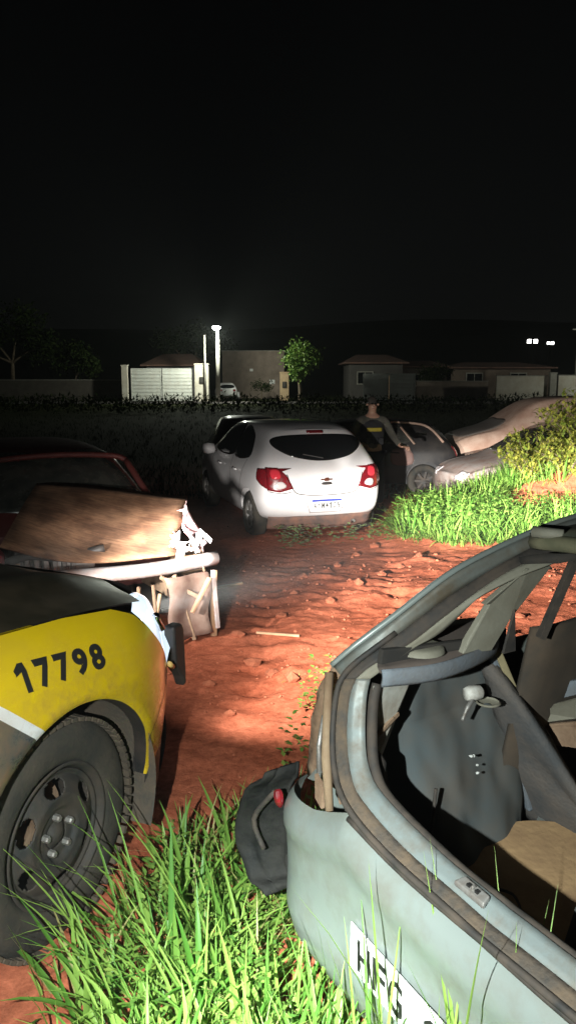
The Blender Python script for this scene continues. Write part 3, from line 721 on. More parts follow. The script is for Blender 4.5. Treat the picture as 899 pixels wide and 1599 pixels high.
# ---- other cars
def simple_sedan(stations, paint, glass, label, loc, rz, name='wrecked_car', pillars=None, wheels=(1, 1, 1, 1), group=None):
    t = thing(name, label, 'car', loc, rz, group)
    body, b = hatch_car(t, stations, paint, glass, M_steelblk, .29, wheels=wheels)
    side_windows(b, t, glass, [[(.85, 1.0), (1.05, 1.24), (1.45, 1.30), (1.47, .98)], [(1.54, .98), (1.53, 1.30), (1.95, 1.30), (2.25, 1.2), (2.6, .97)]])
    patch(b, [(-.60, 1.0), (-.48, 1.28), (0, 1.30), (.48, 1.28), (.60, 1.0), (0, .975)], 'front', .006, 'windscreen', glass, t, 7, 4)
    patch(b, [(-.52, 1.02), (-.45, 1.26), (.45, 1.26), (.52, 1.02)], 'rear', .006, 'rear_window', glass, t, 6, 4)
    for s in (1, -1):
        sd = 'left' if s > 0 else 'right'
        seam(b, [(1.50, .98), (1.50, .7), (1.50, .32)], sd, .012, 'door_seam', M_ink, t); seam(b, [(2.60, .96), (2.62, .7), (2.55, .32)], sd, .012, 'door_seam', M_ink, t)
        patch(b, [(s*.68, .90), (s*.45, .90), (s*.45, .72), (s*.68, .72)], 'rear', .008, 'tail_light', M_red_l, t, 4)
        MB().tube([(1.10, s*.86, .80), (1.27, s*.86, .81)], .012, 6).build('door_handle', M_plastic, t)
        patch(b, [(s*.58, .70), (s*.34, .72), (s*.34, .60), (s*.56, .58)], 'front', .008, 'headlight', M_clear_l, t, 4)
    return t, b
def scaled(st, sx=1, sz=1, sw=1):
    out = []
    for s in st: out.append((s[0]*sx, s[1]*sz, s[2]*sw, s[3]*sz, s[4]*sw, s[5]*sw, s[6]*sz)+((s[7],) if len(s) > 7 else ()))
    return out
LOW = scaled(HATCH, 1, .93)
def place(front, ang, length=3.9):
    a = R(ang); return (front[0]-length*math.cos(a), front[1]-length*math.sin(a))
fx, fy = place((2.55, 12.15), 193)
SC, sb = simple_sedan(LOW, M_silver, M_dusty, 'dusty silver wrecked car behind the spoil heap, nose towards the officer', (fx, fy, -.42), R(193))
p = onto(sb, 'left', 3.72, .62, 0)
MB().box((3.70, .74, .62), (.20, .06, .14)).build('headlight_housing', mat('smashed_lamp', (.55, .42, .36), .4, 0, 8, (.2, .1, .07), .8), SC, bevel=.02)
MB().bar((2.66, .735, .99-.02), (2.24, .60, 1.30), .05, .03).build('door_pillar', mat('bare_metal', (.5, .40, .34), .6, .2, 6, (.3, .2, .15), .7), SC, bevel=.008)
fx, fy = place((1.75, 14.25), 172)
DC, db = simple_sedan(LOW, M_darkcar, M_dusty, 'dark wrecked car with pale roof pillars behind the officer', (3.10, 14.55, -.40), R(179))
for s in (1, -1):
    MB().bar((.82, s*.80, .95), (1.06, s*.64, 1.25), .045, .03).build('door_pillar', M_tan, DC, bevel=.008)
    MB().tube(smoothpts([(.30, s*.74, .98), (.55, s*.60, 1.24), (.9, s*.58, 1.32), (1.6, s*.60, 1.345)], 4), .022, 8).build('roof_rail', M_tan, DC, True)
patch(db, [(.86, .60), (.90, .85), (1.22, .85), (1.22, .60)], 'left', .012, 'door_patch', mat('primer_pink', (.20, .13, .12), .7, 0, 5, (.25, .15, .12), .7), DC, 4, 3)

# tan van behind the silver wreck
VAN = scaled(HATCH, 1.05, 1.19, 1.02)
TV, _ = simple_sedan(VAN, M_tan, M_tan2, 'tall sun-bleached tan van wreck behind the silver wreck', (3.1+4.1, 15.55, -.37), R(184), 'wrecked_van')
# dark car far left and dark car in the field
FL, _ = simple_sedan(LOW, M_darkcar, M_dusty, 'dark car roof showing behind the red wreck', (-5.9, 9.6, -.33), R(-20))
FD, _ = simple_sedan(LOW, M_darkcar, M_glass, 'dark car parked in the field just behind the white hatchback', (-.70, 15.6, -.45), R(97))

# ---- red wreck with the plywood sheet on its engine bay
JR = [list(s) for s in LOW]
for s in JR:
    if s[0] > 3.0: s[6] = .84; s[3] = .80
    if s[0] == 2.78: s[6] = 1.02
JR = [tuple(s) for s in scaled([tuple(s) for s in JR if s[0] < 3.1], 1, 1, .92)]
RC = thing('red_wreck', 'faded red wrecked car without bonnet, plywood lying over its engine bay', 'car', (-3.03, 8.16, -.20), R(-60.8))
rb, rbv = hatch_car(RC, JR, M_red, M_dusty, M_steelblk, .27, wheels=(1, 1, 0, 0), arch=(.64,))
side_windows(rbv, RC, M_dusty, [[(.85, 1.0), (1.05, 1.24), (1.45, 1.30), (1.47, .98)], [(1.54, .98), (1.53, 1.30), (1.95, 1.30), (2.2, 1.2), (2.45, .97)]])
patch(rbv, [(-.60, .98), (-.48, 1.29), (0, 1.31), (.48, 1.29), (.60, .98), (0, .95)], 'front', .006, 'windscreen', M_dusty, RC, 7, 4)
for s in (1, -1):
    MB().tube(smoothpts([(2.95, s*.68, .86), (2.72, s*.63, 1.04), (2.50, s*.56, 1.25)], 4), .026, 8).build('windscreen_pillar', M_red, RC, True)
MB().tube(smoothpts([(2.50, -.56, 1.25), (2.47, -.45, 1.29), (2.47, 0, 1.315), (2.47, .45, 1.29), (2.50, .56, 1.25)], 5), .024, 8).build('roof_header', M_red, RC, True)
# engine bay clutter
for s in (1, -1):
    MB().bar((3.0, s*.52, .42), (3.84, s*.52, .46), .09, .12).build('chassis_rail', M_rust, RC, bevel=.01)
MB().box((3.40, 0, .34), (.75, 1.0, .03)).build('bay_floor', M_dark, RC)
MB().grid(lambda u, v: (lerp(3.0, 3.84, u), -.72+.02*math.sin(u*8), lerp(.25, .78-.1*u, v)), 8, 5).build('front_wing', M_red, RC, True, solid=.01)
MB().box((3.18, -.30, .70), (.42, .36, .22)).build('engine_block', M_engine, RC, bevel=.03)
for k in range(7): MB().box((3.50, -.50+k*.06, .70), (.06, .035, .20)).build('manifold_rib', M_engine, RC, bevel=.008)
MB().box((3.40, -.12, .72), (.20, .26, .17)).build('battery', mat('battery_case', (.5, .5, .5), .5, 0, 8, (.2, .18, .16), .6), RC, bevel=.01)
MB().tube(smoothpts([(3.50, -.62, .70), (3.58, -.45, .78), (3.55, -.2, .74), (3.6, .05, .78)], 5), .03, 8).build('hose', M_plastic, RC, True)
MB().lathe([(0, -.10), (.11, -.10), (.13, -.04), (.13, .05), (.09, .10), (0, .10)], 16, 'z', (3.50, -.70, .74)).build('coolant_cap', mat('red_plastic', (.42, .03, .05), .5), RC, True)
xb = 3.86
MB().grid(lambda u, v: (xb-.05+.05*math.cos((v-.5)*3.0)+.06*(1-(2*u-1)**2)-.06, lerp(-.74, .80, u), .655+.10*(v-.5)+.01*math.sin(u*7)), 18, 6).build('front_crossmember', M_metalgrey, RC, True, solid=.006)
for k, (y0, y1, z1) in enumerate(((.74, .70, .02), (.45, .56, .02), (.35, .62, .30))):
    MB().bar((xb-.02, y0, .60), (xb+.05, y1, z1+.13), .04, .03).build('front_strut', M_rust if k else M_wood, RC, bevel=.005)
# buckled wing at the right end
fl = MB(); g = random.Random(4)
fl.grid(lambda u, v: (lerp(2.95, 3.80, u), .70+.05*math.sin(u*7+v*3)+.03*noise.noise(Vector((u*5, v*5, 1))), lerp(.18, .66+.12*(1-u), v)+.02*math.sin(u*11)), 14, 8)
fl.build('buckled_wing', M_rust, RC, True, solid=.008)
pk = MB(); pk.grid(lambda u, v: (lerp(3.25, 3.62, u)+.03*math.sin(v*9), .70+.10*v+.04*math.sin(u*8+v*4), .93-.28*u*u+.10*v*math.sin(u*6+2)), 12, 6)
pk.build('torn_wing_edge', mat('torn_pink_paint', (.60, .28, .30), .5, 0, 9, (.4, .34, .33), .9), RC, True, solid=.006)
cr = MB()
for k in range(14):
    a = Vector((3.70+g.uniform(-.10, .12), .62+g.uniform(-.12, .12), .78+g.uniform(-.04, .05))); rr = Matrix.Rotation(g.uniform(0, 3), 3, rdir(g))
    cr.box(a, (g.uniform(.05, .12), g.uniform(.03, .08), .008), rr)
cr.build('broken_lamp_bits', mat('broken_white_plastic', (.7, .68, .68), .4), RC)
MB().grid(lambda u, v: (xb+.02+.06*v+.025*math.sin(u*6+v*2), lerp(.36+.03*v, .68-.02*v, u)+.02*math.sin(v*7), lerp(.60, .15+.05*u, v)), 8, 10).build('hanging_panel', mat('grey_brown_panel', (.20, .14, .11), .8, 0, 6, (.11, .055, .04), .9), RC, True, solid=.01)
MB().bar((xb+.09, .66, .58), (xb+.11, .52, .36), .03, .022).build('front_strut', M_wood, RC, bevel=.004)
MB().bar((xb+.05, .70, .62), (xb+.10, .71, .22), .03, .02).build('front_strut', M_metalgrey, RC, bevel=.004)
for k in range(3):
    MB().tube(smoothpts([(xb-.02, .30-.1*k, .55), (xb+.06, .28-.12*k, .30), (xb+.05, .22-.1*k, .13)], 4), .014, 6).build('dangling_pipe', M_rust, RC, True)
# clay piled under the crossmember is ground; sheet of plywood lying over the bay
C = [Vector(c) for c in ((-1.90, 5.80, .925), (-.79, 5.95, .80), (-.77, 5.13, .50), (-1.80, 4.70, .665))]
def ply(u, v):
    p = C[0].lerp(C[1], u).lerp(C[3].lerp(C[2], u), v)
    return p+Vector((0, 0, -.05*math.sin(math.pi*u)*v+.012*math.sin(u*5+v*3)))+Vector((0, -.05*v*math.sin(math.pi*min(1, u*1.2)), 0))
pb = MB().grid(ply, 16, 12).build('plywood_sheet', M_ply, None, True, solid=.014)
tag(pb, 'weathered brown plywood sheet leaning over the engine of the red wreck', 'plywood')
st = MB().bar((0, 0, 0), (.30, -.10, .01), .022, .016).build('stick', M_wood, None, bevel=.004); st.location = (-.22, 5.15, gz(-.1, 5.1)+.012)
tag(st, 'short pale stick lying alone on the lit red earth', 'stick')
st = MB().bar((0, 0, 0), (.05, .11, .34), .024, .018).build('stick', M_wood, None, bevel=.004); st.location = (-.915, 4.93, gz(-.9, 4.93)-.01)
tag(st, 'pale timber stake leaning on the grey crossmember of the red wreck', 'stick')
st = MB().bar((0, 0, 0), (.22, .05, .03), .03, .02).build('stick', M_wood, None, bevel=.004); st.location = (-.62, 6.55, gz(-.6, 6.5)+.02)
tag(st, 'small pale wood offcut in the shadow behind the red wreck', 'stick')
# ------------------------------------------------------------------ police SUV (x forward from front hub, right side is -y)
PV = thing('police_suv', 'yellow police SUV numbered 17798 with black steel wheel and headlights on', 'police car', (-.663, 2.083, 0), R(66))
def prof(z):
    return piece(z, [(.2, -.02), (.40, .03), (.55, .055), (.76, .06), (.86, .042), (.93, .012), (.98, -.03), (1.02, -.075), (1.06, -.13)])
def nose(L): return 0 if L < .28 else -.80*(L-.28)**2
def side(L, z): return prof(z)+nose(L)
HUBZ = .36
OUT = [(.44, .352), (.60, .385), (.72, .44), (.775, .53), (.735, .60), (.66, .645), (.545, .77), (.44, .88), (.38, .94), (.30, .975), (.1, 1.0), (-.2, 1.02), (-.46, 1.04), (-.46, .7), (-.46, .36)]
CXA = .012
def rayout(th):
    d = (math.cos(th), math.sin(th)); best = 9
    for (a, b), (c, e) in zip(OUT, OUT[1:]):
        ax, ay = a-CXA, b-HUBZ; ex, ey = c-a, e-b; den = d[0]*ey-d[1]*ex
        if abs(den) < 1e-9: continue
        t = (ax*ey-ay*ex)/den; s = (ax*d[1]-ay*d[0])/den
        if t > 0 and -1e-6 <= s <= 1+1e-6: best = min(best, t)
    return best
def fender_material():
    m = bpy.data.materials.new('yellow_livery'); m.use_nodes = True; nt = m.node_tree; N = nt.nodes; L = nt.links
    b = N['Principled BSDF']; b.inputs['Roughness'].default_value = .32; b.inputs['Coat Weight'].default_value = .35; b.inputs['Coat Roughness'].default_value = .08
    tc = N.new('ShaderNodeTexCoord'); sp = N.new('ShaderNodeSeparateXYZ'); L.new(tc.outputs['Object'], sp.inputs[0])
    k = N.new('ShaderNodeMath'); k.operation = 'MULTIPLY_ADD'; k.inputs[1].default_value = .93; L.new(sp.outputs['X'], k.inputs[0]); L.new(sp.outputs['Z'], k.inputs[2])
    def step(v):
        q = N.new('ShaderNodeMath'); q.operation = 'GREATER_THAN'; q.inputs[1].default_value = v; L.new(k.outputs[0], q.inputs[0]); return q
    nz = N.new('ShaderNodeTexNoise'); nz.inputs['Scale'].default_value = 5; nz.inputs['Detail'].default_value = 7; L.new(tc.outputs['Object'], nz.inputs['Vector'])
    mr = N.new('ShaderNodeMapRange'); mr.inputs['From Min'].default_value = .45; mr.inputs['From Max'].default_value = .8; mr.inputs['To Max'].default_value = .35; L.new(nz.outputs['Fac'], mr.inputs['Value'])
    m1 = N.new('ShaderNodeMix'); m1.data_type = 'RGBA'; m1.inputs['A'].default_value = (.045, .06, .065, 1); m1.inputs['B'].default_value = (.66, .68, .70, 1); L.new(step(.608).outputs[0], m1.inputs['Factor'])
    m2 = N.new('ShaderNodeMix'); m2.data_type = 'RGBA'; m2.inputs['B'].default_value = (.60, .42, .008, 1); L.new(step(.650).outputs[0], m2.inputs['Factor']); L.new(m1.outputs['Result'], m2.inputs['A'])
    m3 = N.new('ShaderNodeMix'); m3.data_type = 'RGBA'; m3.inputs['B'].default_value = (.34, .21, .06, 1); L.new(mr.outputs['Result'], m3.inputs['Factor']); L.new(m2.outputs['Result'], m3.inputs['A'])
    # red road dust thrown up around the arch
    r2 = N.new('ShaderNodeVectorMath'); r2.operation = 'DISTANCE'; r2.inputs[1].default_value = (0, -.05, HUBZ); L.new(tc.outputs['Object'], r2.inputs[0])
    dm = N.new('ShaderNodeMapRange'); dm.inputs['From Min'].default_value = .40; dm.inputs['From Max'].default_value = .62; dm.inputs['To Min'].default_value = .75; dm.inputs['To Max'].default_value = .05; L.new(r2.outputs['Value'], dm.inputs['Value'])
    n5 = N.new('ShaderNodeTexNoise'); n5.inputs['Scale'].default_value = 28; n5.inputs['Detail'].default_value = 9; n5.inputs['Roughness'].default_value = .8; L.new(tc.outputs['Object'], n5.inputs['Vector'])
    ns = N.new('ShaderNodeMapRange'); ns.inputs['From Min'].default_value = .42; ns.inputs['From Max'].default_value = .72; L.new(n5.outputs['Fac'], ns.inputs['Value'])
    mm = N.new('ShaderNodeMath'); mm.operation = 'MULTIPLY'; L.new(dm.outputs['Result'], mm.inputs[0]); L.new(ns.outputs['Result'], mm.inputs[1])
    m4 = N.new('ShaderNodeMix'); m4.data_type = 'RGBA'; m4.inputs['B'].default_value = (.22, .11, .055, 1); L.new(mm.outputs[0], m4.inputs['Factor']); L.new(m3.outputs['Result'], m4.inputs['A'])
    ro = N.new('ShaderNodeMapRange'); ro.inputs['To Min'].default_value = .25; ro.inputs['To Max'].default_value = .7; L.new(mm.outputs[0], ro.inputs['Value']); L.new(ro.outputs['Result'], b.inputs['Roughness'])
    L.new(m4.outputs['Result'], b.inputs['Base Color']); return m
M_liv = fender_material()
M_hood = mat('black_bonnet_paint', (.030, .026, .016), .34, 0, 5, (.09, .065, .04), .5, coat=.3)
M_pgrey = mat('police_grey_paint', (.10, .12, .13), .35, 0, 4, (.16, .13, .1), .4, coat=.3)
ARC = .408
def fpt(u, v):
    th = lerp(R(-1), R(181), u); r0 = ARC; r1 = max(rayout(th), ARC+.02); r = lerp(r0, r1, v)
    L_, z = CXA+r*math.cos(th), HUBZ+r*math.sin(th)
    lip = -.012 if v == 0 else 0
    return (L_, -(side(L_, z)+lip), z)
fe = MB().grid(fpt, 110, 16).build('front_wing', M_liv, PV, True)
# rolled edge of the arch and the liner behind it
MB().grid(lambda u, v: (CXA+ARC*math.cos(lerp(R(-1), R(181), u)), -(side(CXA+ARC*math.cos(lerp(R(-1), R(181), u)), HUBZ+ARC*math.sin(lerp(R(-1), R(181), u)))-.012-.05*v), HUBZ+(ARC-.012*v)*math.sin(lerp(R(-1), R(181), u))), 60, 3).build('arch_lip', M_plastic, PV, True)
MB().grid(lambda u, v: (CXA+(ARC+.012)*math.cos(lerp(R(-25), R(205), u)), lerp(-.035, .42, v), HUBZ+(ARC+.012)*math.sin(lerp(R(-25), R(205), u))+.012*noise.noise(Vector((u*9, v*5, 0)))), 50, 6).build('wheel_liner', M_liner, PV, True)
MB().plate([((ARC+.05)*math.cos(a), .40, HUBZ+(ARC+.05)*math.sin(a)) for a in [k*math.pi/16 for k in range(32)]], (0, 1, 0), .01).build('inner_arch', M_dark, PV)
MB().tube([(-.05, .22, HUBZ), (-.07, .30, HUBZ+.5)], .05, 10).build('suspension_strut', M_steelblk, PV, True)
sA, sB = [], []
_q = smoothpts([(.655, .64, 0), (.56, .60, 0), (.47, .56, 0), (.385, .50, 0)], 4)
for k in range(13):
    q = smoothpts([(.655, .64, 0), (.56, .60, 0), (.47, .56, 0), (.385, .50, 0)], 4)[k]
    for S, o_ in ((sA, .0025), (sB, -.0025)): S.append((q.x, -(side(q.x, q.y+o_)+.0015), q.y+o_))
MB().ribbon(sA, sB).build('panel_gap', M_ink, PV)
# graphics number
def fleet(a, b):
    L_ = -.178+.355*a+.004*b; z = .880-.043*a+.075*b; return (L_, -(side(L_, z)+.0024), z)
chars('17798', fleet, PV, M_ink, .80, .045, name='fleet_digit')
# bonnet
YC = .85
def edge(L): return (side(min(L, .38), piece(L, [(-.46, 1.04), (-.2, 1.02), (.1, 1.0), (.30, .975), (.38, .945)]))-.004, piece(L, [(-.46, 1.045), (-.2, 1.025), (.1, 1.005), (.36, .98), (.5, .955), (.75, .90)]))
def hoodp(u, v):
    w = abs(2*u-1); lf = .44+.27*(1-w**2.6); L_ = lerp(-.62, lf, v); r, z = edge(L_)
    y = -r+(2*YC+2*r)*u
    q = (1-w**2.2)
    z2 = z+.07*q+.02*math.exp(-((w-.62)/.12)**2)-.05*max(0, v-.8)/.2*(q*.8)
    return (L_, y, z2)
MB().grid(hoodp, 40, 26).build('bonnet', M_hood, PV, True)
# front: plan curve of the bumper
PL = [(.735, .105), (.80, .165), (.845, .26), (.872, .43), (.885, .63), (.888, .85)]
PLF = PL+[(a, 1.7-b) for a, b in PL[-2::-1]]
PS = smoothpts([(a, b+.02, 0) for a, b in PLF], 5)
def front_band(name, z0, z1, m, off=0, lean=0, n=6):
    def f(u, v):
        q = PS[round(u*(len(PS)-1))]; return (q.x+off-lean*v-.03*(2*v-1)**2, q.y, lerp(z0, z1, v))
    return MB().grid(f, len(PS)-1, n).build(name, m, PV, True)
front_band('front_bumper', .42, .68, M_liv, 0)
front_band('grille', .66, .95, M_plastic, -.05, .10)
front_band('lower_bumper', .20, .44, M_plastic, -.015, -.04)
lb = MB().grid(lambda u, v: (lerp(.43, .745, u), -(side(lerp(.43, .745, u), .40)-.01-.02*(1-v)), lerp(.22, .395, v)-.01*u), 8, 5).build('bumper_corner', M_plastic, PV, True, solid=.01)
# headlights
M_lens = mat('headlight_lens', (.55, .60, .66), .08, 0, 0, coat=.6, emit=(.72, .86, 1.0), es=1.3)
M_bulb = mat('headlight_bulb', (1, 1, 1), .3, emit=(.92, .97, 1.0), es=25)
for s in (0, 1):
    fl_ = (lambda y: y) if s == 0 else (lambda y: 2*YC-y)
    A = [(.385, .94), (.44, .88), (.545, .77), (.66, .645)]
    A3 = smoothpts([(a, -(side(a, z)-.006), z) for a, z in A], 5)
    B3 = smoothpts([(.50, .115, .955), (.63, .16, .93), (.74, .20, .85), (.80, .12, .70)], 5)
    def lens(u, v):
        i = round(u*(len(A3)-1)); p = Vector(A3[i]).lerp(Vector(B3[i]), v)
        return (p.x+.045*math.sin(math.pi*v)*math.sin(math.pi*min(1, u+.15)), fl_(p.y), p.z+.012*math.sin(math.pi*v))
    ln = MB().grid(lens, len(A3)-1, 8).build('headlight', M_lens, PV, True)
    MB().tube([(p[0], fl_(p[1]+.004), p[2]) for p in A3], .007, 6).build('lamp_bezel', M_chrome, ln, True)
    MB().tube([(.505, fl_(-.005), .90), (.535, fl_(.01), .87), (.55, fl_(-.0), .835)], .012, 8).build('reflector_edge', M_chrome, ln, True)
    MB().tube([(.655, fl_(.045), .665), (.70, fl_(.06), .635)], .010, 8).build('indicator', mat('amber_lens%d' % s, (.7, .45, .15), .2), ln, True)
    MB().lathe([(0, 0), (.03, .0), (.036, -.015), (.03, -.04), (0, -.045)], 18, 'x', (.80, fl_(.25), .785)).build('projector', M_bulb, ln, True)
# push guard ahead of the lamps
for s in (0, 1):
    fl_ = (lambda y: y) if s == 0 else (lambda y: 2*YC-y)
    MB().plate([(.74, fl_(.10), .775), (.80, fl_(.10), .775), (.815, fl_(.10), .75), (.822, fl_(.10), .62), (.825, fl_(.10), .53), (.81, fl_(.10), .51), (.79, fl_(.10), .56), (.745, fl_(.10), .62)], (0, 1, 0), .05).build('push_guard', M_plastic, PV, bevel=.018, seg=3)
MB().tube(smoothpts([(.92, .30, .60), (.95, .5, .61), (.95, 1.2, .61), (.92, 1.40, .60)], 5), .03, 10).build('guard_bar', M_plastic, PV, True)
# steel wheel
def steel_wheel(x, yface, s, turned=0):
    r = .36; w = .215; yc = yface-s*w/2
    ty = MB().lathe([(.222, -w*.45), (.245, -w*.5), (.28, -w*.515), (.32, -w*.50), (.345, -w*.43), (.355, -w*.34), (.358, 0), (.355, w*.34), (.345, w*.43), (.32, w*.5), (.28, w*.515), (.262, w*.507), (.258, w*.515), (.245, w*.505), (.222, w*.45)], 64, 'y', closed=True).build('wheel', M_rubber, PV, True)
    ty.location = (x, yc, HUBZ-.004); ty.rotation_euler = (0, turned, 0)
    ty.scale = (.965, 1, .965); ty.location.z = HUBZ-.014
    tr = MB()
    for k in range(66):
        a = 2*math.pi*k/66
        for q, (yy, ww) in enumerate(((-.088, .05), (-.03, .045), (.03, .045), (.088, .05))):
            aa = a+(.05 if q % 2 else 0); m3 = Matrix.Rotation(-aa, 3, 'Y')
            tr.box(m3 @ Vector((.357, yy, 0)), (.013, ww, .024), m3)
    tr.build('tread', M_tread, ty)
    # rim barrel
    sf = s*w/2
    MB().lathe([(.226, sf*.96), (.222, sf*.99), (.214, sf*.97), (.208, sf*.80), (.196, sf*.62), (.196, -sf*.8), (.222, -sf*.95)], 48, 'y').build('rim', M_steelblk, ty, True)
    # pressed disc with six oval windows
    n, mrad = 180, 30; V = {}; mb = MB()
    for i in range(n):
        for j in range(mrad+1):
            rr = lerp(.045, .199, j/mrad); a = 2*math.pi*i/n
            yy = piece(rr, [(.045, .78), (.075, .80), (.09, .92), (.125, .96), (.165, .80), (.185, .70), (.199, .80)])*sf
            V[i, j] = len(mb.v); mb.v.append((rr*math.cos(a), yy, rr*math.sin(a)))
    for i in range(n):
        for j in range(mrad):
            am = ((i+.5) % 30-15)*.4; rm = lerp(.045, .199, (j+.5)/mrad)
            if (am/3.3)**2+((rm-.152)/.026)**2 < 1: continue
            mb.f.append((V[i, j], V[(i+1) % n, j], V[(i+1) % n, j+1], V[i, j+1]))
    mb.build('wheel_disc', M_steelblk, ty, True, solid=.005)
    MB().lathe([(0, sf*.93), (.022, sf*.92), (.028, sf*.86), (.045, sf*.76)], 20, 'y').build('centre_cap', M_steelblk, ty, True)
    for k in range(5):
        a = 2*math.pi*k/5+.35
        MB().lathe([(0, sf*1.02), (.009, sf*1.015), (.0115, sf*.97), (.012, sf*.78)], 6, 'y', (.057*math.cos(a), 0, .057*math.sin(a))).build('lug_nut', M_nut, ty)
    MB().lathe([(0, -sf*.2), (.15, -sf*.2), (.15, -sf*.9)], 24, 'y').build('brake_disc', M_rust, ty)
    return ty
steel_wheel(.022, .03, -1)
tw = steel_wheel(0, 1.70, 1); tw = steel_wheel(-2.67, 0, -1); tw = steel_wheel(-2.67, 1.70, 1)
# cabin
CAB = [(0, .42, .78, 1.08, .76, .60, 1.58, [.2, .12, .03, .0, .02, .05, .14, .26, .30, .30]), (.40, .34, .87, 1.09, .84, .66, 1.64, [.05, .02, 0, 0, 0, 0, .05, .12, .14, .14]),
       (1.2, .30, .885, 1.08, .86, .68, 1.67), (2.0, .30, .885, 1.06, .86, .68, 1.66), (2.40, .3, .885, 1.05, .86, .66, 1.58), (2.78, .3, .885, 1.05, .855, .72, 1.30), (3.0, .3, .88, 1.035, .85, .80, 1.10), (3.045, .32, .85, 1.0, .83, .78, 1.06)]
cab, cbv = car_shell(CAB, .07, .02, [M_pgrey, M_plastic], (.82,), .42, .885, 'cabin', PV)
cab.location = (-3.49, YC, 0); 
def cabin_part(o):
    if o: o.location = (-3.49, YC, 0)
for s in ('left', 'right'):
    for wn_ in ([(.45, 1.15), (.55, 1.50), (1.05, 1.56), (1.08, 1.14)], [(1.15, 1.13), (1.14, 1.57), (1.85, 1.57), (1.86, 1.12)], [(1.93, 1.12), (1.92, 1.57), (2.3, 1.50), (2.75, 1.12)]):
        cabin_part(patch(cbv, wn_, s, .006, 'side_window', M_glass, PV, 6, 0))
    for xx in (1.12, 1.90, 2.98): cabin_part(seam(cbv, [(xx, 1.02), (xx, .7), (xx, .38)], s, .009, 'door_seam', M_ink, PV))
    sg = 1 if s == 'left' else -1
    for xx in (1.25, 2.05): cabin_part(MB().tube([(xx, sg*.892, .92), (xx+.02, sg*.915, .925), (xx+.15, sg*.915, .93), (xx+.17, sg*.89, .93)], .012, 8).build('door_handle', M_plastic, PV, True))
    cabin_part(MB().lathe([(0, -.12), (.08, -.10), (.095, 0), (.08, .08), (0, .11)], 14, 'y', (2.62, sg*.99, 1.12)).build('door_mirror', M_plastic, PV, True))
cabin_part(patch(cbv, [(-.70, 1.10), (-.60, 1.54), (0, 1.57), (.60, 1.54), (.70, 1.10)], 'front', .006, 'windscreen', M_glass, PV, 7, 0))
cabin_part(patch(cbv, [(-.58, 1.12), (-.52, 1.48), (.52, 1.48), (.58, 1.12)], 'rear', .006, 'rear_window', M_glass, PV, 6, 0))
lbx = MB().box((-1.9, YC, 1.735), (.28, 1.15, .10)).build('light_bar', M_red_l, PV, bevel=.02)
MB().box((-1.9, YC, 1.68), (.2, 1.0, .03)).build('light_bar_foot', M_plastic, lbx)

# headlight beams: dipped pattern, bright just under the cut-off and fading towards the ground
def beam(name, yl, power, yaw=0, pitch=0, leak=.12, sl=.17, tail=.24, tw=1.2):
    o = spot(name, (0, 0, 0), (1, 0, 0), power, 120, .3, (1.0, .96, .90), .03)
    o.parent = PV; o.location = (.87, yl, .80)
    d = Vector((math.cos(R(yaw)), math.sin(R(yaw)), math.tan(R(pitch)))); o.rotation_euler = d.to_track_quat('-Z', 'Y').to_euler()
    ld = o.data; ld.use_nodes = True; nt = ld.node_tree; N = nt.nodes; L = nt.links; em = N['Emission']
    tc = N.new('ShaderNodeTexCoord'); sp = N.new('ShaderNodeSeparateXYZ'); L.new(tc.outputs['Normal'], sp.inputs[0])
    def mth(op, a, b=None):
        q = N.new('ShaderNodeMath'); q.operation = op
        for i, x in enumerate((a, b)):
            if x is None: continue
            if isinstance(x, (int, float)): q.inputs[i].default_value = x
            else: L.new(x, q.inputs[i])
        return q.outputs[0]
    def mapr(v, a, b, c, d):
        q = N.new('ShaderNodeMapRange'); q.interpolation_type = 'SMOOTHSTEP'; L.new(v, q.inputs['Value'])
        for n_, x in (('From Min', a), ('From Max', b), ('To Min', c), ('To Max', d)): q.inputs[n_].default_value = x
        return q.outputs['Result']
    h = mth('DIVIDE', sp.outputs['X'], sp.outputs['Z']); v = mth('MULTIPLY', mth('DIVIDE', sp.outputs['Y'], sp.outputs['Z']), -1)
    hr = mth('MULTIPLY', mth('MINIMUM', h, 0), 1/.60); hl = mth('MULTIPLY', mth('MAXIMUM', h, 0), 1/sl); hh = mth('ADD', hr, hl)
    gau = mth('ADD', mth('POWER', math.e, mth('MULTIPLY', mth('MULTIPLY', hh, hh), -1)), mth('MULTIPLY', mth('POWER', math.e, mth('MULTIPLY', mth('MULTIPLY', mth('ADD', h, .5), mth('ADD', h, .5)), -tw)), tail))
    kick = mth('MULTIPLY', mth('MAXIMUM', mth('MULTIPLY', h, -1), 0), .25)            # dipped beam rises towards the kerb side
    vv = mth('SUBTRACT', v, kick)
    up = mapr(vv, -.10, .015, 1, leak); up2 = mapr(v, .02, .22, 1, .10)
    lo = mth('POWER', mth('DIVIDE', .10, mth('MAXIMUM', mth('MULTIPLY', v, -1), .10)), 2.1)
    s = mth('MULTIPLY', mth('MULTIPLY', mth('MULTIPLY', gau, up), up2), lo)
    L.new(s, em.inputs['Strength']); return o
beam('headlight_beam', .24, 24000, tail=.36); beam('headlight_beam', 1.46, 6500, sl=.10, tail=.2, tw=5)
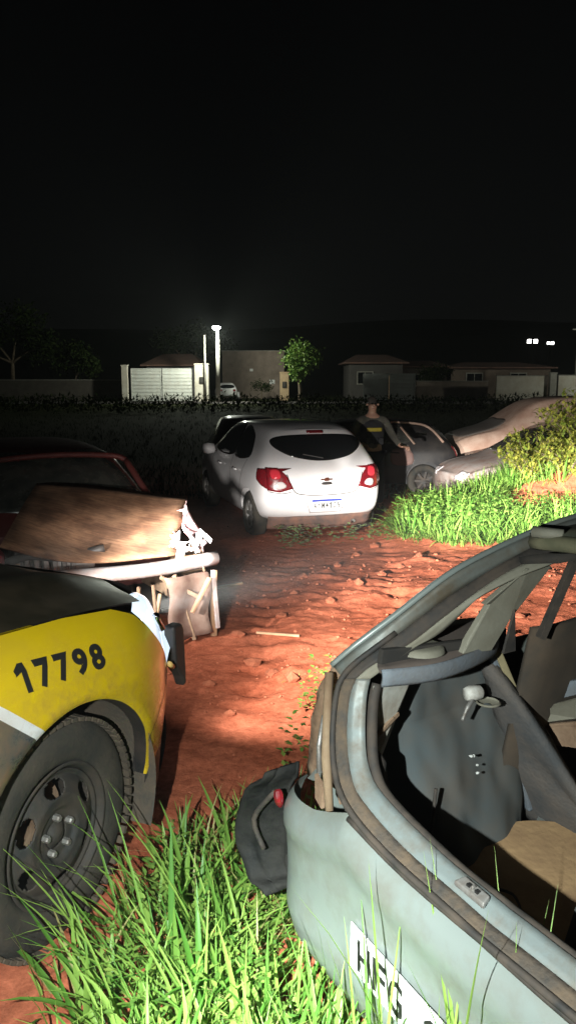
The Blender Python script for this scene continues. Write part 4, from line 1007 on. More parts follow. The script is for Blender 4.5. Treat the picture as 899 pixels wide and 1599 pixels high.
# ------------------------------------------------------------------ stripped wreck in front of the camera (x forward from the rear, right side is -y)
FW = thing('stripped_car', 'stripped grey-green car shell with open tailgate and a white HFG plate', 'car', (.034, 1.811, 0), R(30.4))
def L3(p): return Vector((p[0], -p[1], p[2]))
CR = .62                                                     # centre line, measured to the right of the left rear corner
def mirror(p): return (p[0], 2*CR-p[1], p[2])
O_ = [(1.3, .12, 1.335), (.95, .125, 1.325), (.8, .12, 1.31), (0.677, 0.1, 1.279), (0.522, 0.09, 1.236), (0.398, 0.08, 1.189), (0.264, 0.04, 1.092), (0.173, 0.0, 1.018), (0.125, -0.04, 0.958)]
S1 = [(1.3, .15, 1.30), (.95, .15, 1.295), (0.78, 0.14, 1.28), (0.682, 0.12, 1.255), (0.56, 0.1, 1.212), (0.4, 0.08, 1.142), (0.258, 0.05, 1.053), (0.159, 0.02, 0.984), (0.12, 0.011, 0.945), (0.1, 0.013, 0.898), (0.07, 0.044, 0.814), (0.04, 0.102, 0.746), (0.02, 0.183, 0.706), (0.02, 0.32, 0.673), (0.02, 0.527, 0.664), (0.02, 0.834, 0.658), (.02, 1.05, .68)]
S2 = [(1.3, .17, 1.27), (.95, .17, 1.262), (.76, .16, 1.25), (0.675, 0.15, 1.23), (0.554, 0.13, 1.193), (0.396, 0.11, 1.115), (0.276, 0.08, 1.033), (0.177, 0.05, 0.982), (0.14, 0.036, 0.95), (0.12, 0.038, 0.903), (0.09, 0.072, 0.821), (0.06, 0.132, 0.757), (0.05, 0.192, 0.721), (0.05, 0.349, 0.685), (0.05, 0.53, 0.677), (0.05, 0.809, 0.667), (.05, 1.03, .69)]
S3 = [(1.3, .20, 1.24), (.95, .19, 1.235), (.74, .18, 1.222), (0.654, 0.17, 1.207), (0.558, 0.15, 1.18), (0.454, 0.13, 1.138), (0.364, 0.1, 1.058), (0.276, 0.08, 1.015), (0.17, 0.056, 0.951), (0.15, 0.068, 0.908), (0.12, 0.106, 0.828), (0.1, 0.151, 0.769), (0.09, 0.226, 0.735), (0.09, 0.427, 0.702), (0.09, 0.576, 0.698), (0.09, 0.773, 0.693), (.09, 1.0, .70)]
def sm(P, n=4): return smoothpts([L3(p) for p in P], n)
def both(fn):
    fn(lambda p: p); fn(mirror)
def strip(A, B, name, m, solid=.006, rag=0, seed=0):
    g = random.Random(seed)
    def f(mp):
        a = sm([mp(p) for p in A]); b = sm([mp(p) for p in B])
        k = min(len(a), len(b)); n = 3; mb = MB()
        mb.grid(lambda u, v: a[min(k-1, round(u*(k-1)))].lerp(b[min(k-1, round(u*(k-1)))], v)+Vector((0, 0, rag*g.uniform(-1, 1)*(v == 1))), k-1, n)
        mb.build(name, m, FW, True, solid=solid)
    both(f)
strip(O_, S1[:9], 'roof_pillar', mat('scuffed_pillar_paint', (.15, .165, .155), .4, .2, 9, (.09, .07, .045), .9, .1, 30, coat=.2, thresh=(.4, .66)), .012)
SLOPE = slice(0, 9); 
strip(S1[:9], S2[:9], 'glass_gutter', M_seal, .008)
strip(S1[8:], S2[8:], 'weatherstrip', M_sealdirt, .012)
strip(S2[:9], S3[:9], 'pillar_trim', M_trim, .008)
strip(S2[8:], S3[8:], 'inner_flange', M_wlip, .008)
def tubes(mp):
    MB().tube(sm([mp((p[0]-.006, p[1], p[2]+.004)) for p in S1[6:]]), .008, 8).build('rubber_bead', M_seal, FW, True)
    MB().tube(sm([mp((p[0]+.012, p[1]+.012, p[2]-.012)) for p in S3[8:]]), .014, 8).build('inner_seal', M_seal, FW, True)
    MB().tube(sm([mp((p[0], p[1]-.012, p[2]+.002)) for p in O_[:]]), .009, 8).build('drip_rail', M_nut if False else M_wgrey, FW, True)
both(tubes)
# ragged black strip inside the sill: part torn lining, part painted shade
g = random.Random(12)
S4 = [(p[0]+.05, p[1]+(.02 if i < 4 else 0), p[2]-.055-.02*g.random()) for i, p in enumerate(S3[10:])]
strip([(p[0]+.008, p[1], p[2]-.012) for p in S3[10:]], S4, 'lining_and_shade', M_seal, .004, .008, 3)
# rear panel and bumper corner: plan curve swept over a profile
PROF = [(.70, .022), (.685, .008), (.665, -.004), (.635, -.012), (.60, -.012), (.565, -.002), (.50, .0), (.42, .002), (.30, -.002), (.22, .015), (.15, .05)]
def plan(R_):
    # distance from the left edge of the tail, rounded corner
    d = min(R_+.215, 2*CR+.215-R_)
    return 0 if d > .22 else .17*(1-math.sqrt(max(0, 1-((.22-d)/.22)**2)))*.95
def topz(R_):
    q = min(R_, 2*CR-R_)
    return piece(q, [(-.22, .575), (-.10, .60), (.03, .625), (.10, .655), (.19, .70), (.33, .668), (.53, .659), (.9, .652)])
def rear(u, v):
    R_ = lerp(-.213, 2*CR+.213, .5-.5*math.cos(math.pi*u)) if False else lerp(-.213, 2*CR+.213, u)
    z0 = lerp(.15, topz(R_)-.004, v); s = (1-v)
    zz = lerp(.15, .70, v); f = 0
    f = piece(zz, [(b, a) for b, a in PROF[::-1]])
    low = max(0, (.5-z0))*.0
    return L3((f+plan(R_), R_, z0))
MB().grid(rear, 90, 22).build('tail_panel', M_wgrey, FW, True)
def quarter(mp):
    MB().grid(lambda u, v: L3(mp((lerp(.215, 2.6, u), -.213+.03*(1-u)*0+.11*max(0, v-.75)*4*.3, lerp(.15, .855, v)))), 20, 8).build('quarter_panel', M_wgrey, FW, True, solid=.01)
    # empty tail lamp opening: dirty box with ragged edges
    a = [(.15, -.21, .57), (.15, -.19, .72), (.145, -.155, .85), (.128, -.06, .955)]
    b = [(.06, .09, .655), (.075, .03, .80), (.105, .0, .89), (.12, .0, .945)]
    bk = MB().grid(lambda u, v: L3(mp(tuple(Vector(sm2(a, u)).lerp(Vector(sm2(b, u)), v)+Vector((.028*math.sin(math.pi*v)+.016*noise.noise(Vector((u*6, v*6, 2))), 0, 0))))), 14, 8)
    bk.build('lamp_recess', M_rust, FW, True, solid=.006)
    MB().tube([L3(mp(p)) for p in ((.03, .085, .645), (.045, .045, .76), (.08, -.005, .86), (.105, -.035, .95))], [.011, .013, .012, .012], 8).build('recess_edge', mat('ochre_sealant', (.22, .16, .10), .8, 0, 14, (.16, .10, .06), .8), FW, True)
    MB().tube([L3(mp(p)) for p in ((.10, -.07, .64), (.11, -.09, .72), (.13, -.10, .80))], [.008, .007, .004], 6).build('torn_bracket', M_nut, FW, True)
    MB().plate([L3(mp(p)) for p in ((.10, -.13, .61), (.09, -.06, .635), (.10, -.05, .665), (.11, -.10, .65))], (1, 0, 0), .004).build('torn_flap', M_wlip, FW)
    MB().plate([L3(mp(p)) for p in ((.045, .0, .70), (.035, .05, .69), (.03, .055, .635), (.04, .01, .64))], (1, 0, 0), .01).build('rust_flap', M_rust, FW)
def sm2(P, u):
    k = u*(len(P)-1); i = min(len(P)-2, int(k)); return tuple(Vector(P[i]).lerp(Vector(P[i+1]), k-i))
both(quarter)
# hanging end of the old bumper
bp_ = MB()
cx_ = [(.05, -.215, .605), (.03, -.335, .485), (.03, -.385, .36), (.035, -.335, .26), (.05, -.21, .225)]
wd2 = [.015, .12, .17, .11, .015]
C3 = smoothpts([L3(p) for p in cx_], 5); W3 = [piece(i/5, [(k, w) for k, w in enumerate(wd2)]) for i in range(21)]
bp_.grid(lambda u, v: C3[round(u*20)]+Vector((-.05*math.sin(math.pi*min(1, v*1.3))+.06*v+.012*math.sin(v*16)+.014*noise.noise(Vector((u*7, v*5, 3))), -W3[round(u*20)]*(v*1.1-.1), .02*v-.01*math.sin(u*25))), 20, 16)
bp_.build('hanging_bumper', mat('scuffed_black_bumper', (.008, .009, .009), .7, 0, 9, (.028, .027, .024), .7, .5, 40, spec=.2), FW, True, solid=.008)
MB().tube(smoothpts([L3(p) for p in ((.03, -.19, .56), (.0, -.26, .45), (.02, -.24, .36))], 4), .008, 6).build('loose_wire', M_seal, FW, True)
rl = MB(); rl.tube(smoothpts([L3((.03, -.175, .575)), L3((.028, -.165, .555)), L3((.03, -.16, .53))], 3), [.008, .012, .014, .014, .013, .010, .006], 8); rl.build('red_lamp_shard', M_red_l, FW)
# plate with its characters
pl = MB().plate([L3((-.006, .235, .335)), L3((-.006, .235, .452)), L3((-.018, .64, .452)), L3((-.018, .64, .335))], (1, 0, 0), .004).build('number_plate', mat('retro_plate', (.86, .88, .88), .3, 0, 14, (.6, .6, .58), .35), FW, bevel=.001)
chars('HFG 16', lambda a, b: L3((-.0105-.012*(a*.36+.03)/.405, .262+.36*a, .350+.082*b)), pl, M_ink, .80, .02)
# latch plate on the sill
lp = MB().plate([L3(p) for p in ((.055, .50, .694), (.055, .585, .692), (.078, .58, .701), (.078, .51, .703))], (0, 0, 1), .012).build('latch_plate', M_nut, FW, bevel=.004)
for k in (.533, .556): MB().box(L3((.067, k, .702)), (.009, .009, .010)).build('latch_slot', M_ink, lp)
MB().box(L3((.067, .5445, .706)), (.010, .007, .010)).build('latch_bolt', M_nut, lp, bevel=.003)

# ---- inside
FLZ = .30
MB().grid(lambda u, v: L3((lerp(.12, 2.4, u), lerp(-.18, 2*CR+.18, v), FLZ-.02+.02*noise.noise(Vector((u*7, v*7, 3))))), 30, 24).build('boot_floor', mat('dirty_floor', (.05, .047, .042), .95, 0, 6, (.15, .09, .06), .8, .5, 60), FW, True)
def innerwall(mp):
    def f(u, v):
        F = lerp(.16, .80, u); z = lerp(FLZ-.03, .935, v)
        arch = .13*math.exp(-((F-.52)/.26)**2)*max(0, 1-((z-FLZ)/.42))**.6
        return L3(mp((F, -.09+.06*(1-v)+arch+.022*noise.noise(Vector((F*6, z*4, 5)))+.012*noise.noise(Vector((F*15, z*9, 8)))+.03*abs(noise.noise(Vector((F*5+z*3, 1, 2))))*(1-v), z)))
    MB().grid(f, 60, 50).build('side_carpet', M_carpet, FW, True, solid=.01)
    # bare metal behind the lamp, inside
    q = [(.165, .075, .94), (.31, .045, .915), (.285, .03, .83), (.225, .01, .655), (.17, .06, .69)]
    MB().plate([L3(mp(p)) for p in q], (.8, .5, 0), .008).build('bare_inner_panel', mat('bare_pale_metal', (.40, .41, .38), .6, 0, 8, (.20, .15, .10), .75, .2, 40), FW)
    MB().bar(L3(mp((.175, .075, .80))), L3(mp((.27, .045, .83))), .008, .010).build('panel_rib', M_rust, FW)
    # parcel shelf ledge with speaker
    top = [(.165, .10, .985), (.30, .135, .985), (.45, .11, .98), (.60, .05, .975), (.66, -.02, .97)]
    T = sm(list(map(mp, top))); bk = sm([mp(p) for p in ((.21, .02, .985), (.30, -.05, .99), (.45, -.09, 1.0), (.60, -.09, .995), (.66, -.09, .99))])
    MB().grid(lambda u, v: T[round(u*16)].lerp(bk[round(u*16)], v), 16, 4).build('shelf_top', mat('brown_stained_shelf', (.075, .06, .052), .95, 0, 7, (.13, .10, .085), .7), FW, True, solid=.008)
    MB().grid(lambda u, v: T[round(u*16)]+Vector((0, 0, .008-.042*v))+L3(mp((0, .006+.006*math.sin(math.pi*v), 0)))-L3(mp((0, 0, 0))), 16, 5).build('shelf_edge', M_bluegrey, FW, True, solid=.012)
    c = Vector(mp((.33, .055, 1.0)))
    MB().lathe([(0, .012), (.05, .014), (.062, .010), (.066, -.002)], 24, 'z', L3(tuple(c))).build('speaker', M_trim, FW, True)
    # upper side: quarter glass opening, broad pillar, door frame
    def pg(pts, name, m, th=.018): MB().plate([L3(mp(p)) for p in pts], (0, 1, 0), th).build(name, m, FW, bevel=.003)
    pg([(.43, .10, .985), (.535, .10, .975), (.585, .115, 1.06), (.70, .145, 1.20), (.60, .15, 1.205), (.475, .128, 1.12), (.50, .12, 1.115), (.445, .10, 1.02)], 'centre_pillar', M_trim, .02)
    pg([(.19, .06, .985), (.46, .085, .99), (.46, .085, 1.012), (.19, .07, 1.03)], 'window_ledge', M_dark)
    MB().bar(L3(mp((.705, .125, .985))), L3(mp((.80, .15, 1.21))), .022, .02).build('door_window_bar', M_seal, FW)
    MB().bar(L3(mp((1.30, .125, .965))), L3(mp((1.36, .17, 1.24))), .06, .04).build('door_post', M_seal, FW)
    MB().plate([L3(mp(p)) for p in ((.555, .13, .97), (.60, .13, .97), (.585, .135, 1.09))], (0, 1, 0), .008).build('torn_trim', M_seal, FW)
    MB().grid(lambda u, v: L3(mp((lerp(.715, 2.45, u), .085-.14*(1-v)+.01*math.sin(u*30), lerp(.28, 1.0-.02*u, v)))), 20, 6).build('door_inner', mat('dark_door_card', (.035, .03, .024), .9, 0, 6, (.085, .06, .04), .7), FW, True, solid=.02)
    MB().grid(lambda u, v: L3(mp((lerp(.60, 2.4, u), lerp(.13, .26, v), 1.222+.03*v+.02*u))), 12, 3).build('roof_side', M_dark, FW, True, solid=.02)
both(innerwall)
MB().grid(lambda u, v: L3((lerp(.67-.05*math.sin(math.pi*v), 2.35, u), lerp(.10, 2*CR-.10, v), 1.275+.035*math.sin(math.pi*v)**.6+.03*math.sin(math.pi*min(1, u*1.1)))), 20, 24).build('roof_panel', mat('dark_dusty_roof', (.050, .055, .040), .6, 0, 4, (.12, .11, .07), .7), FW, True, solid=.02)
MB().tube(sm([(.665, .12, 1.265), (.635, .35, 1.292), (.62, CR, 1.30), (.635, 2*CR-.35, 1.292), (.665, 2*CR-.12, 1.265)]), .022, 8).build('roof_header', mat('olive_header', (.10, .10, .06), .7, 0, 8, (.2, .18, .11), .7), FW, True)
MB().tube([L3((.63, .145, 1.30)), L3((.66, .22, 1.302))], [.016, .014], 8).build('hinge', M_trim, FW, True)
# rear seat back, stripped
def sb_(u, v):
    R_ = lerp(-.04, 1.26, u); zt = max(.46, .87-1.55*max(0, R_)) if R_ < .62 else max(.46, .87-1.55*max(0, 1.24-R_)); z = lerp(.30, zt, v)
    return L3((.875-.20*(z-.33)/.5+.012*math.sin(R_*9)+.015*noise.noise(Vector((u*6, v*4, 7))), R_, z))
MB().grid(sb_, 40, 12).build('seat_back', M_seat, FW, True, solid=.03)
MB().bar(L3((.66, -.02, .93)), L3((.845, .0, .36)), .03, .024).build('seat_edge', M_bluegrey, FW, bevel=.006)
MB().bar(L3((.675, -.01, .92)), L3((.73, .02, .78)), .03, .022).build('seat_hinge', mat('olive_bracket', (.26, .22, .12), .7, 0, 9, (.1, .08, .05), .8), FW, bevel=.004)
for pts, m_ in (([(.88, -.035, .755), (.95, .061, .789), (.97, .40, .93), (.97, .40, .86), (.95, .065, .744), (.88, -.03, .69)], M_bluegrey),
                ([(.86, -.02, .682), (.90, .105, .758), (.92, .42, .90), (.92, .42, .80), (.90, .11, .696), (.86, .0, .645)], M_trim),
                ([(.87, .0, .638), (.885, .11, .688), (.90, .42, .80), (.90, .42, .70), (.885, .116, .612), (.87, .07, .60)], M_rust)):
    MB().plate([L3(p) for p in pts], (1, .2, .2), .014).build('loose_panel', m_, FW, bevel=.004)
MB().tube(smoothpts([L3(p) for p in ((.76, .045, .715), (.79, .09, .67), (.80, .14, .60))], 5), .008, 8).build('belt_strap', M_seal, FW, True)
def fseat(yc):
    s = MB().grid(lambda u, v: L3((1.55+.16*v+.05*math.sin(math.pi*u), yc+lerp(-.23, .23, u), lerp(.40, 1.02, v))), 8, 8).build('front_seat_back', M_dark, FW, True, solid=.10)
    MB().box(L3((1.85, yc, .42)), (.5, .46, .14)).build('front_seat_cushion', M_dark, FW, bevel=.03)
fseat(.28); fseat(.96)
MB().grid(lambda u, v: L3((2.35+.15*v, lerp(0, 1.24, u), lerp(.55, .95, v))), 8, 4).build('dashboard', M_dark, FW, True, solid=.2)
MB().grid(lambda u, v: L3((lerp(2.3, 3.4, u), lerp(-.15, 1.39, v), .92-.10*u*u+.03*math.sin(math.pi*v))), 10, 10).build('bonnet', M_wgrey, FW, True, solid=.02)
for s_, mp in ((1, lambda p: p), (-1, mirror)):
    MB().tube(sm(list(map(mp, [(2.45, .0, .95), (2.1, .1, 1.2), (1.9, .13, 1.28)]))), .03, 8).build('windscreen_pillar', M_wgrey, FW, True)
    MB().grid(lambda u, v: L3(mp((lerp(2.5, 3.45, u), -.20+.05*u*u, lerp(.2, .90-.08*u, v)))), 8, 6).build('front_wing', M_wgrey, FW, True, solid=.012)
MB().grid(lambda u, v: L3((3.44+.04*math.sin(math.pi*u), lerp(-.15, 1.39, u), lerp(.2, .82, v))), 8, 5).build('front_panel', M_rust, FW, True, solid=.02)

def fw_world(p):
    a = R(30.4); x, y = p[0], -p[1]
    return Vector((.034+x*math.cos(a)-y*math.sin(a), 1.811+x*math.sin(a)+y*math.cos(a), p[2]))
# loose things inside the boot
dp = MB(); K = 56; pts = []
for k in range(K):
    a = 2*math.pi*k/K; r = .30
    if 2.55 < a < 2.68 or 2.80 < a < 2.92 or 3.05 < a < 3.15: r = .27
    if .2 < a < .75: r = .24
    if 5.2 < a < 5.9: r = .24
    pts.append((r*math.cos(a), r*math.sin(a), 0))
do = dp.plate(pts, (0, 0, 1), .008).build('hardboard_disc', M_card, None, bevel=.0015)
do.location = fw_world((.64, .31, .335)); do.rotation_euler = (R(4), R(-3), R(20))
tag(do, 'round brown hardboard cover lying on the boot floor of the stripped car', 'board')
t = thing('broken_lamp', 'broken pale lamp holder with dangling bulb on the boot carpet', 'lamp', fw_world((.565, .02, .815)), R(20)); t.scale = (.62, .62, .62)
MB().lathe([(0, -.045), (.028, -.045), (.036, -.02), (.034, .03), (.018, .045), (0, .045)], 18, 'x', (0, 0, 0)).build('lamp_cup', mat('grimy_white_plastic', (.55, .55, .52), .5, 0, 20, (.25, .22, .18), .7), t, True)
MB().lathe([(.02, .0), (.05, .006), (.06, .014), (.05, .018)], 20, 'z', (.065, -.02, -.06)).build('lamp_ring', M_trim, t, True)
MB().tube(smoothpts([(-.02, -.02, -.02), (-.06, -.04, -.05), (-.09, -.05, -.10)], 4), [.012]*5+[.008]*4, 8).build('bulb_holder', M_nut, t, True)
cb = [(.53, .055, .645), (.545, .05, .64), (.55, .06, .615), (.553, .06, .59)]
for i, p in enumerate(cb):
    mb = MB(); rock(mb, (0, 0, 0), .006, 40+i); o = mb.build('glass_crumb', mat('glass_crumb%d' % i, (.6, .62, .6), .2)); o.location = fw_world(p)
    tag(o, 'pale crumb of broken glass stuck on the dark boot carpet', 'glass', 'glass crumbs in the stripped car')
for i, pp in enumerate(([(.30, .02, .52), (.33, .03, .46), (.37, .05, .43), (.42, .06, .47)], [(.38, .08, .60), (.36, .09, .50), (.33, .10, .42)])):
    o = MB().tube(smoothpts([fw_world(p) for p in pp], 5), .005, 6).build('wire_offcut', M_seal, None, True)
    tag(o, ['short kinked black wire lying on the boot carpet', 'thin black wire hanging straight down the boot side'][i], 'wire')
o = MB().plate([(0, 0, 0), (.10, .02, 0), (.13, .06, .01), (.03, .05, .005)], (0, 0, 1), .006).build('metal_scrap', M_wlip, None); o.location = fw_world((.80, .06, .34))
tag(o, 'small pale metal scrap between the hardboard cover and the seat', 'scrap')
MBt = MB(); o = MBt.box((0, 0, 0), (.16, .10, .16)).build('dark_box', M_carpet, None, bevel=.02); o.location = fw_world((.56, .50, .39)); o.rotation_euler = (.1, .2, .5)
tag(o, 'dark grey soft box on the hardboard cover', 'box')
o = MB().tube(smoothpts([fw_world((.45, .18, .345)), fw_world((.50, .26, .35)), fw_world((.45, .34, .345))], 5), .004, 6).build('wire_offcut', M_seal, None, True); tag(o, 'curved black wire lying on the hardboard cover', 'wire')
# ------------------------------------------------------------------ white car parked on the street
t5, b5 = simple_sedan(HATCH, M_white, M_glass, 'white car parked on the street behind the lamp post', (-5.15, 66.6, GZ+.04), R(100), 'parked_car')

# ------------------------------------------------------------------ police officer
OF = thing('person', 'person in dark clothing and vest with yellow chest strip, holding a small torch', 'person', (1.27, 11.7, gz(1.27, 11.7)), R(8))
def skin(name, pts, edges, rad, m, sub=2, root=0):
    me = bpy.data.meshes.new(name); me.from_pydata(pts, edges, []); o = bpy.data.objects.new(name, me); col.objects.link(o)
    md = o.modifiers.new('skin', 'SKIN'); md.use_smooth_shade = True
    if not me.skin_vertices: 
        bm = bmesh.new(); bm.from_mesh(me); bm.verts.layers.skin.verify(); bm.to_mesh(me); bm.free()
    for i, r in enumerate(rad):
        me.skin_vertices[0].data[i].radius = r if isinstance(r, tuple) else (r, r); me.skin_vertices[0].data[i].use_root = (i == root)
    s = o.modifiers.new('sub', 'SUBSURF'); s.levels = sub; s.render_levels = sub; bake(o)
    o.data.materials.clear(); o.data.materials.append(m); o.parent = OF
    o.data.polygons.foreach_set('use_smooth', [True]*len(o.data.polygons)); return o
M_skin = mat('skin', (.26, .145, .10), .6); M_uni = mat('dark_uniform', (.012, .015, .022), .9, 0, 9, (.03, .03, .035), .6, .3, 60)
M_vest = mat('black_vest', (.010, .010, .012), .85, 0, 12, (.025, .025, .028), .6, .4, 60); M_khaki = mat('grey_khaki_shirt', (.065, .06, .048), .9, 0, 12, (.035, .034, .028), .7, .3, 60)
M_yel = mat('yellow_strip', (.36, .28, .03), .7); M_hair = mat('dark_hair', (.015, .012, .01), .7, 0, 30, (.04, .03, .02), .6, .5, 90)
# facing the camera (-y); continuous body
BP = [(0, 0, .92), (0, 0, 1.10), (0, -.01, 1.28), (0, 0, 1.42), (0, 0, 1.52), (0, -.015, 1.585), (0, -.02, 1.66),
      (-.20, 0, 1.40), (-.30, -.02, 1.18), (-.27, -.20, 1.03), (-.22, -.27, 1.01),
      (.20, 0, 1.40), (.31, -.03, 1.18), (.40, -.17, 1.03), (.43, -.24, 1.02),
      (-.10, 0, .86), (-.12, -.02, .48), (-.13, .02, .09), (-.14, -.13, .04),
      (.10, 0, .86), (.13, -.03, .48), (.15, .02, .09), (.17, -.13, .04)]
BE = [(0, 1), (1, 2), (2, 3), (3, 4), (4, 5), (5, 6), (3, 7), (7, 8), (8, 9), (9, 10), (3, 11), (11, 12), (12, 13), (13, 14), (0, 15), (15, 16), (16, 17), (17, 18), (0, 19), (19, 20), (20, 21), (21, 22)]
BR = [(.15, .11), (.14, .10), (.17, .115), (.12, .09), .052, (.070, .085), (.072, .09), .062, .046, .036, .026, .062, .046, .036, .026, .085, .06, .042, .036, .085, .06, .042, .036]
skin('body', BP, BE, BR, M_skin)
skin('shirt', BP[0:4]+[BP[7], BP[8], BP[9], BP[11], BP[12], BP[13]], [(0, 1), (1, 2), (2, 3), (3, 4), (4, 5), (5, 6), (3, 7), (7, 8), (8, 9)], [(.16, .12), (.152, .112), (.182, .125), (.14, .10), .075, .06, .045, .075, .06, .045], M_khaki)
skin('trousers', [BP[0], BP[15], BP[16], (-.13, .02, .12), BP[19], BP[20], (.15, .02, .12)], [(0, 1), (1, 2), (2, 3), (0, 4), (4, 5), (5, 6)], [(.17, .13), .105, .08, .065, .105, .08, .065], M_uni)
skin('boot', [(-.13, .03, .14), (-.135, .02, .06), (-.145, -.10, .045), (-.15, -.17, .04)], [(0, 1), (1, 2), (2, 3)], [.06, .06, .05, .035], M_seal)
skin('boot', [(.15, .03, .14), (.155, .02, .06), (.175, -.10, .045), (.185, -.17, .04)], [(0, 1), (1, 2), (2, 3)], [.06, .06, .05, .035], M_seal)
vs = skin('vest', [(0, 0, 1.02), (0, -.01, 1.20), (0, -.01, 1.34), (0, 0, 1.44)], [(0, 1), (1, 2), (2, 3)], [(.185, .145), (.205, .155), (.205, .15), (.15, .115)], M_vest)
MB().grid(lambda u, v: (lerp(-.115, .115, u), -.153-.02*math.sin(math.pi*u), lerp(1.245, 1.30, v)), 10, 2).build('chest_strip', M_yel, vs, True, solid=.006)
for xx in (-.09, .03, .11): MB().box((xx-.01, -.165, 1.10), (.07, .05, .10)).build('pouch', M_vest, vs, bevel=.01)
hd = skin('hair', [(0, .03, 1.66), (0, .02, 1.71), (0, -.02, 1.725)], [(0, 1), (1, 2)], [(.078, .085), (.074, .085), (.06, .05)], M_hair)
fc = MB().tube([(0, -.10, 1.65), (0, -.122, 1.625), (0, -.10, 1.615)], [.008, .015, .01], 8).build('nose', M_skin, OF, True)
for s in (-1, 1):
    MB().lathe([(0, -.012), (.012, 0), (0, .012)], 10, 'y', (s*.032, -.098, 1.655)).build('eye', M_ink, OF, True)
    MB().lathe([(0, -.02), (.014, -.01), (.02, .01), (0, .022)], 10, 'x', (s*.083, -.01, 1.64)).build('ear', M_skin, OF, True)
MB().tube([(-.025, -.098, 1.585), (0, -.106, 1.583), (.025, -.098, 1.585)], .005, 6).build('mouth', mat('lips', (.22, .09, .08), .6), OF, True)
def hand(c, fwd, side, curl):
    c = Vector(c); f = Vector(fwd).normalized(); s = Vector(side).normalized(); d = Vector((0, 0, -1)); P = [c, c+f*.045, c+f*.085]; E = [(0, 1), (1, 2)]; rr = [.022, (.032, .018), (.034, .016)]
    for k in range(4):
        b = P[2]+s*(k-1.5)*.018; L = (.062, .072, .068, .052)[k]; n = len(P)
        P += [b+f*L*.35, b+f*L*.7+d*L*.35*curl, b+f*L*.75+d*L*.85*curl]; E += [(2, n), (n, n+1), (n+1, n+2)]; rr += [.009, .0085, .007]
    n = len(P); P += [P[1]+s*-.035+f*.0, P[1]-s*.045+f*.03+d*.015]; E += [(1, n), (n, n+1)]; rr += [.011, .009]
    skin('hand', [tuple(p) for p in P], E, rr, M_skin, 1)
hand((-.22, -.27, 1.01), (.35, -.9, -.05), (1, .3, 0), .6); hand((.43, -.24, 1.02), (.25, -.95, .0), (-1, -.3, 0), 1.0)
tt = thing('small_torch', 'small shiny torch held in the hand of the person', 'torch', (1.715, 11.38, .74), R(25))
MB().lathe([(0, -.09), (.013, -.09), (.014, .02), (.021, .04), (.022, .075), (.017, .076), (.0, .07)], 16, 'y').build('barrel', M_chrome, tt, True)
MB().lathe([(0, .0), (.013, 0), (.014, .03)], 12, 'y', (0, -.115, 0)).build('tail_cap', M_steelblk, tt, True)

# ------------------------------------------------------------------ grass
g = random.Random(31)
def clump(lv, x, y, n, L0, L1, w, spread=.05, tilt=(.05, .7), curl=(.2, 1.5), az=None, zoff=-.02):
    for k in range(n):
        a = g.uniform(0, 6.283) if az is None else az+g.uniform(-.9, .9); r = spread*g.random()
        bx, by = x+r*math.cos(a), y+r*math.sin(a)
        lv.blade((bx, by, gz(bx, by)+zoff), a+g.uniform(-.5, .5), g.uniform(L0, L1), w*g.uniform(.6, 1.25), g.uniform(*tilt), g.uniform(*curl), g.random())
def inside_suv(x, y):
    dx, dy = x+.663, y-2.083; L_ = dx*.4067+dy*.9135; r = dx*.9135-dy*.4067
    return r < .04
def inside_wreck(x, y):
    dx, dy = x-.034, y-1.811; a = R(30.4); F = dx*math.cos(a)+dy*math.sin(a); r = dx*math.sin(a)-dy*math.cos(a)
    return F > -.03 and r > -.24
near = Leaves(); dry = Leaves()
for i in range(560):
    x = g.uniform(-.62, .30); y = 1.05+1.75*g.random()
    if inside_suv(x, y) or inside_wreck(x, y): continue
    dens = 1 if y < 2.35 else max(0, 1-(y-2.35)/.5)
    if g.random() > dens: continue
    if y > 2.0 and abs(x+.12) > .34: continue
    if x < -.38 and g.random() < .75: continue
    hgt = lerp(1.0, .55, min(1, max(0, (y-1.6)/1.1)))
    clump(near, x, y, 6, .10*hgt, .42*hgt, g.choice((.002, .004, .007, .010)), .09, (.1, 1.4), (-.2, 1.9))
    if g.random() < .6: clump(dry, x, y, 3, .06, .34, g.choice((.0015, .0025, .005)), .07, (.2, 1.3), (.1, 1.5))
for i in range(260):     # the verge goes on around the photographer's feet
    x = g.uniform(-1.0, .8); y = g.uniform(-1.2, 1.05)
    if inside_suv(x, y) or inside_wreck(x, y): continue
    clump(near, x, y, 5, .06, .28, g.choice((.003, .006)), .09, (.1, 1.3), (0, 1.8))
# bigger tufts with long arching blades
for (x, y, n, L1) in ((-.16, 2.34, 22, .46), (-.02, 2.20, 22, .46), (-.30, 2.22, 18, .44), (-.10, 1.95, 26, .5), (-.32, 1.90, 22, .48), (.03, 1.72, 22, .44), (-.20, 1.65, 22, .44), (-.45, 1.70, 16, .40), (-.06, 2.46, 14, .36), (.10, 1.48, 18, .42), (-.12, 1.45, 18, .40), (-.40, 2.05, 16, .46)):
    clump(near, x, y, int(n*.75), .15, L1, .009, .09, (.1, 1.25), (.0, 1.7))
# long stems standing in front of the stripped car
for (x, y, h) in ((.14, 1.42, .60), (.19, 1.36, .66), (.24, 1.30, .70), (.29, 1.22, .76), (.35, 1.16, .82), (.40, 1.10, .84), (.17, 1.30, .62), (.20, 1.22, .66), (.27, 1.20, .60), (.33, 1.12, .66), (.36, 1.05, .70), (.12, 1.40, .52), (.25, 1.12, .52), (.41, 1.02, .66), (.22, 1.36, .55), (.30, 1.02, .6)):
    if inside_wreck(x, y): continue
    for k in range(3): near.blade((x+g.uniform(-.03, .03), y+g.uniform(-.03, .03), gz(x, y)-.02), g.uniform(0, 6.28), h*g.uniform(.75, 1.12), .0045, g.uniform(.03, .30), g.uniform(.1, .8), g.random(), 8)
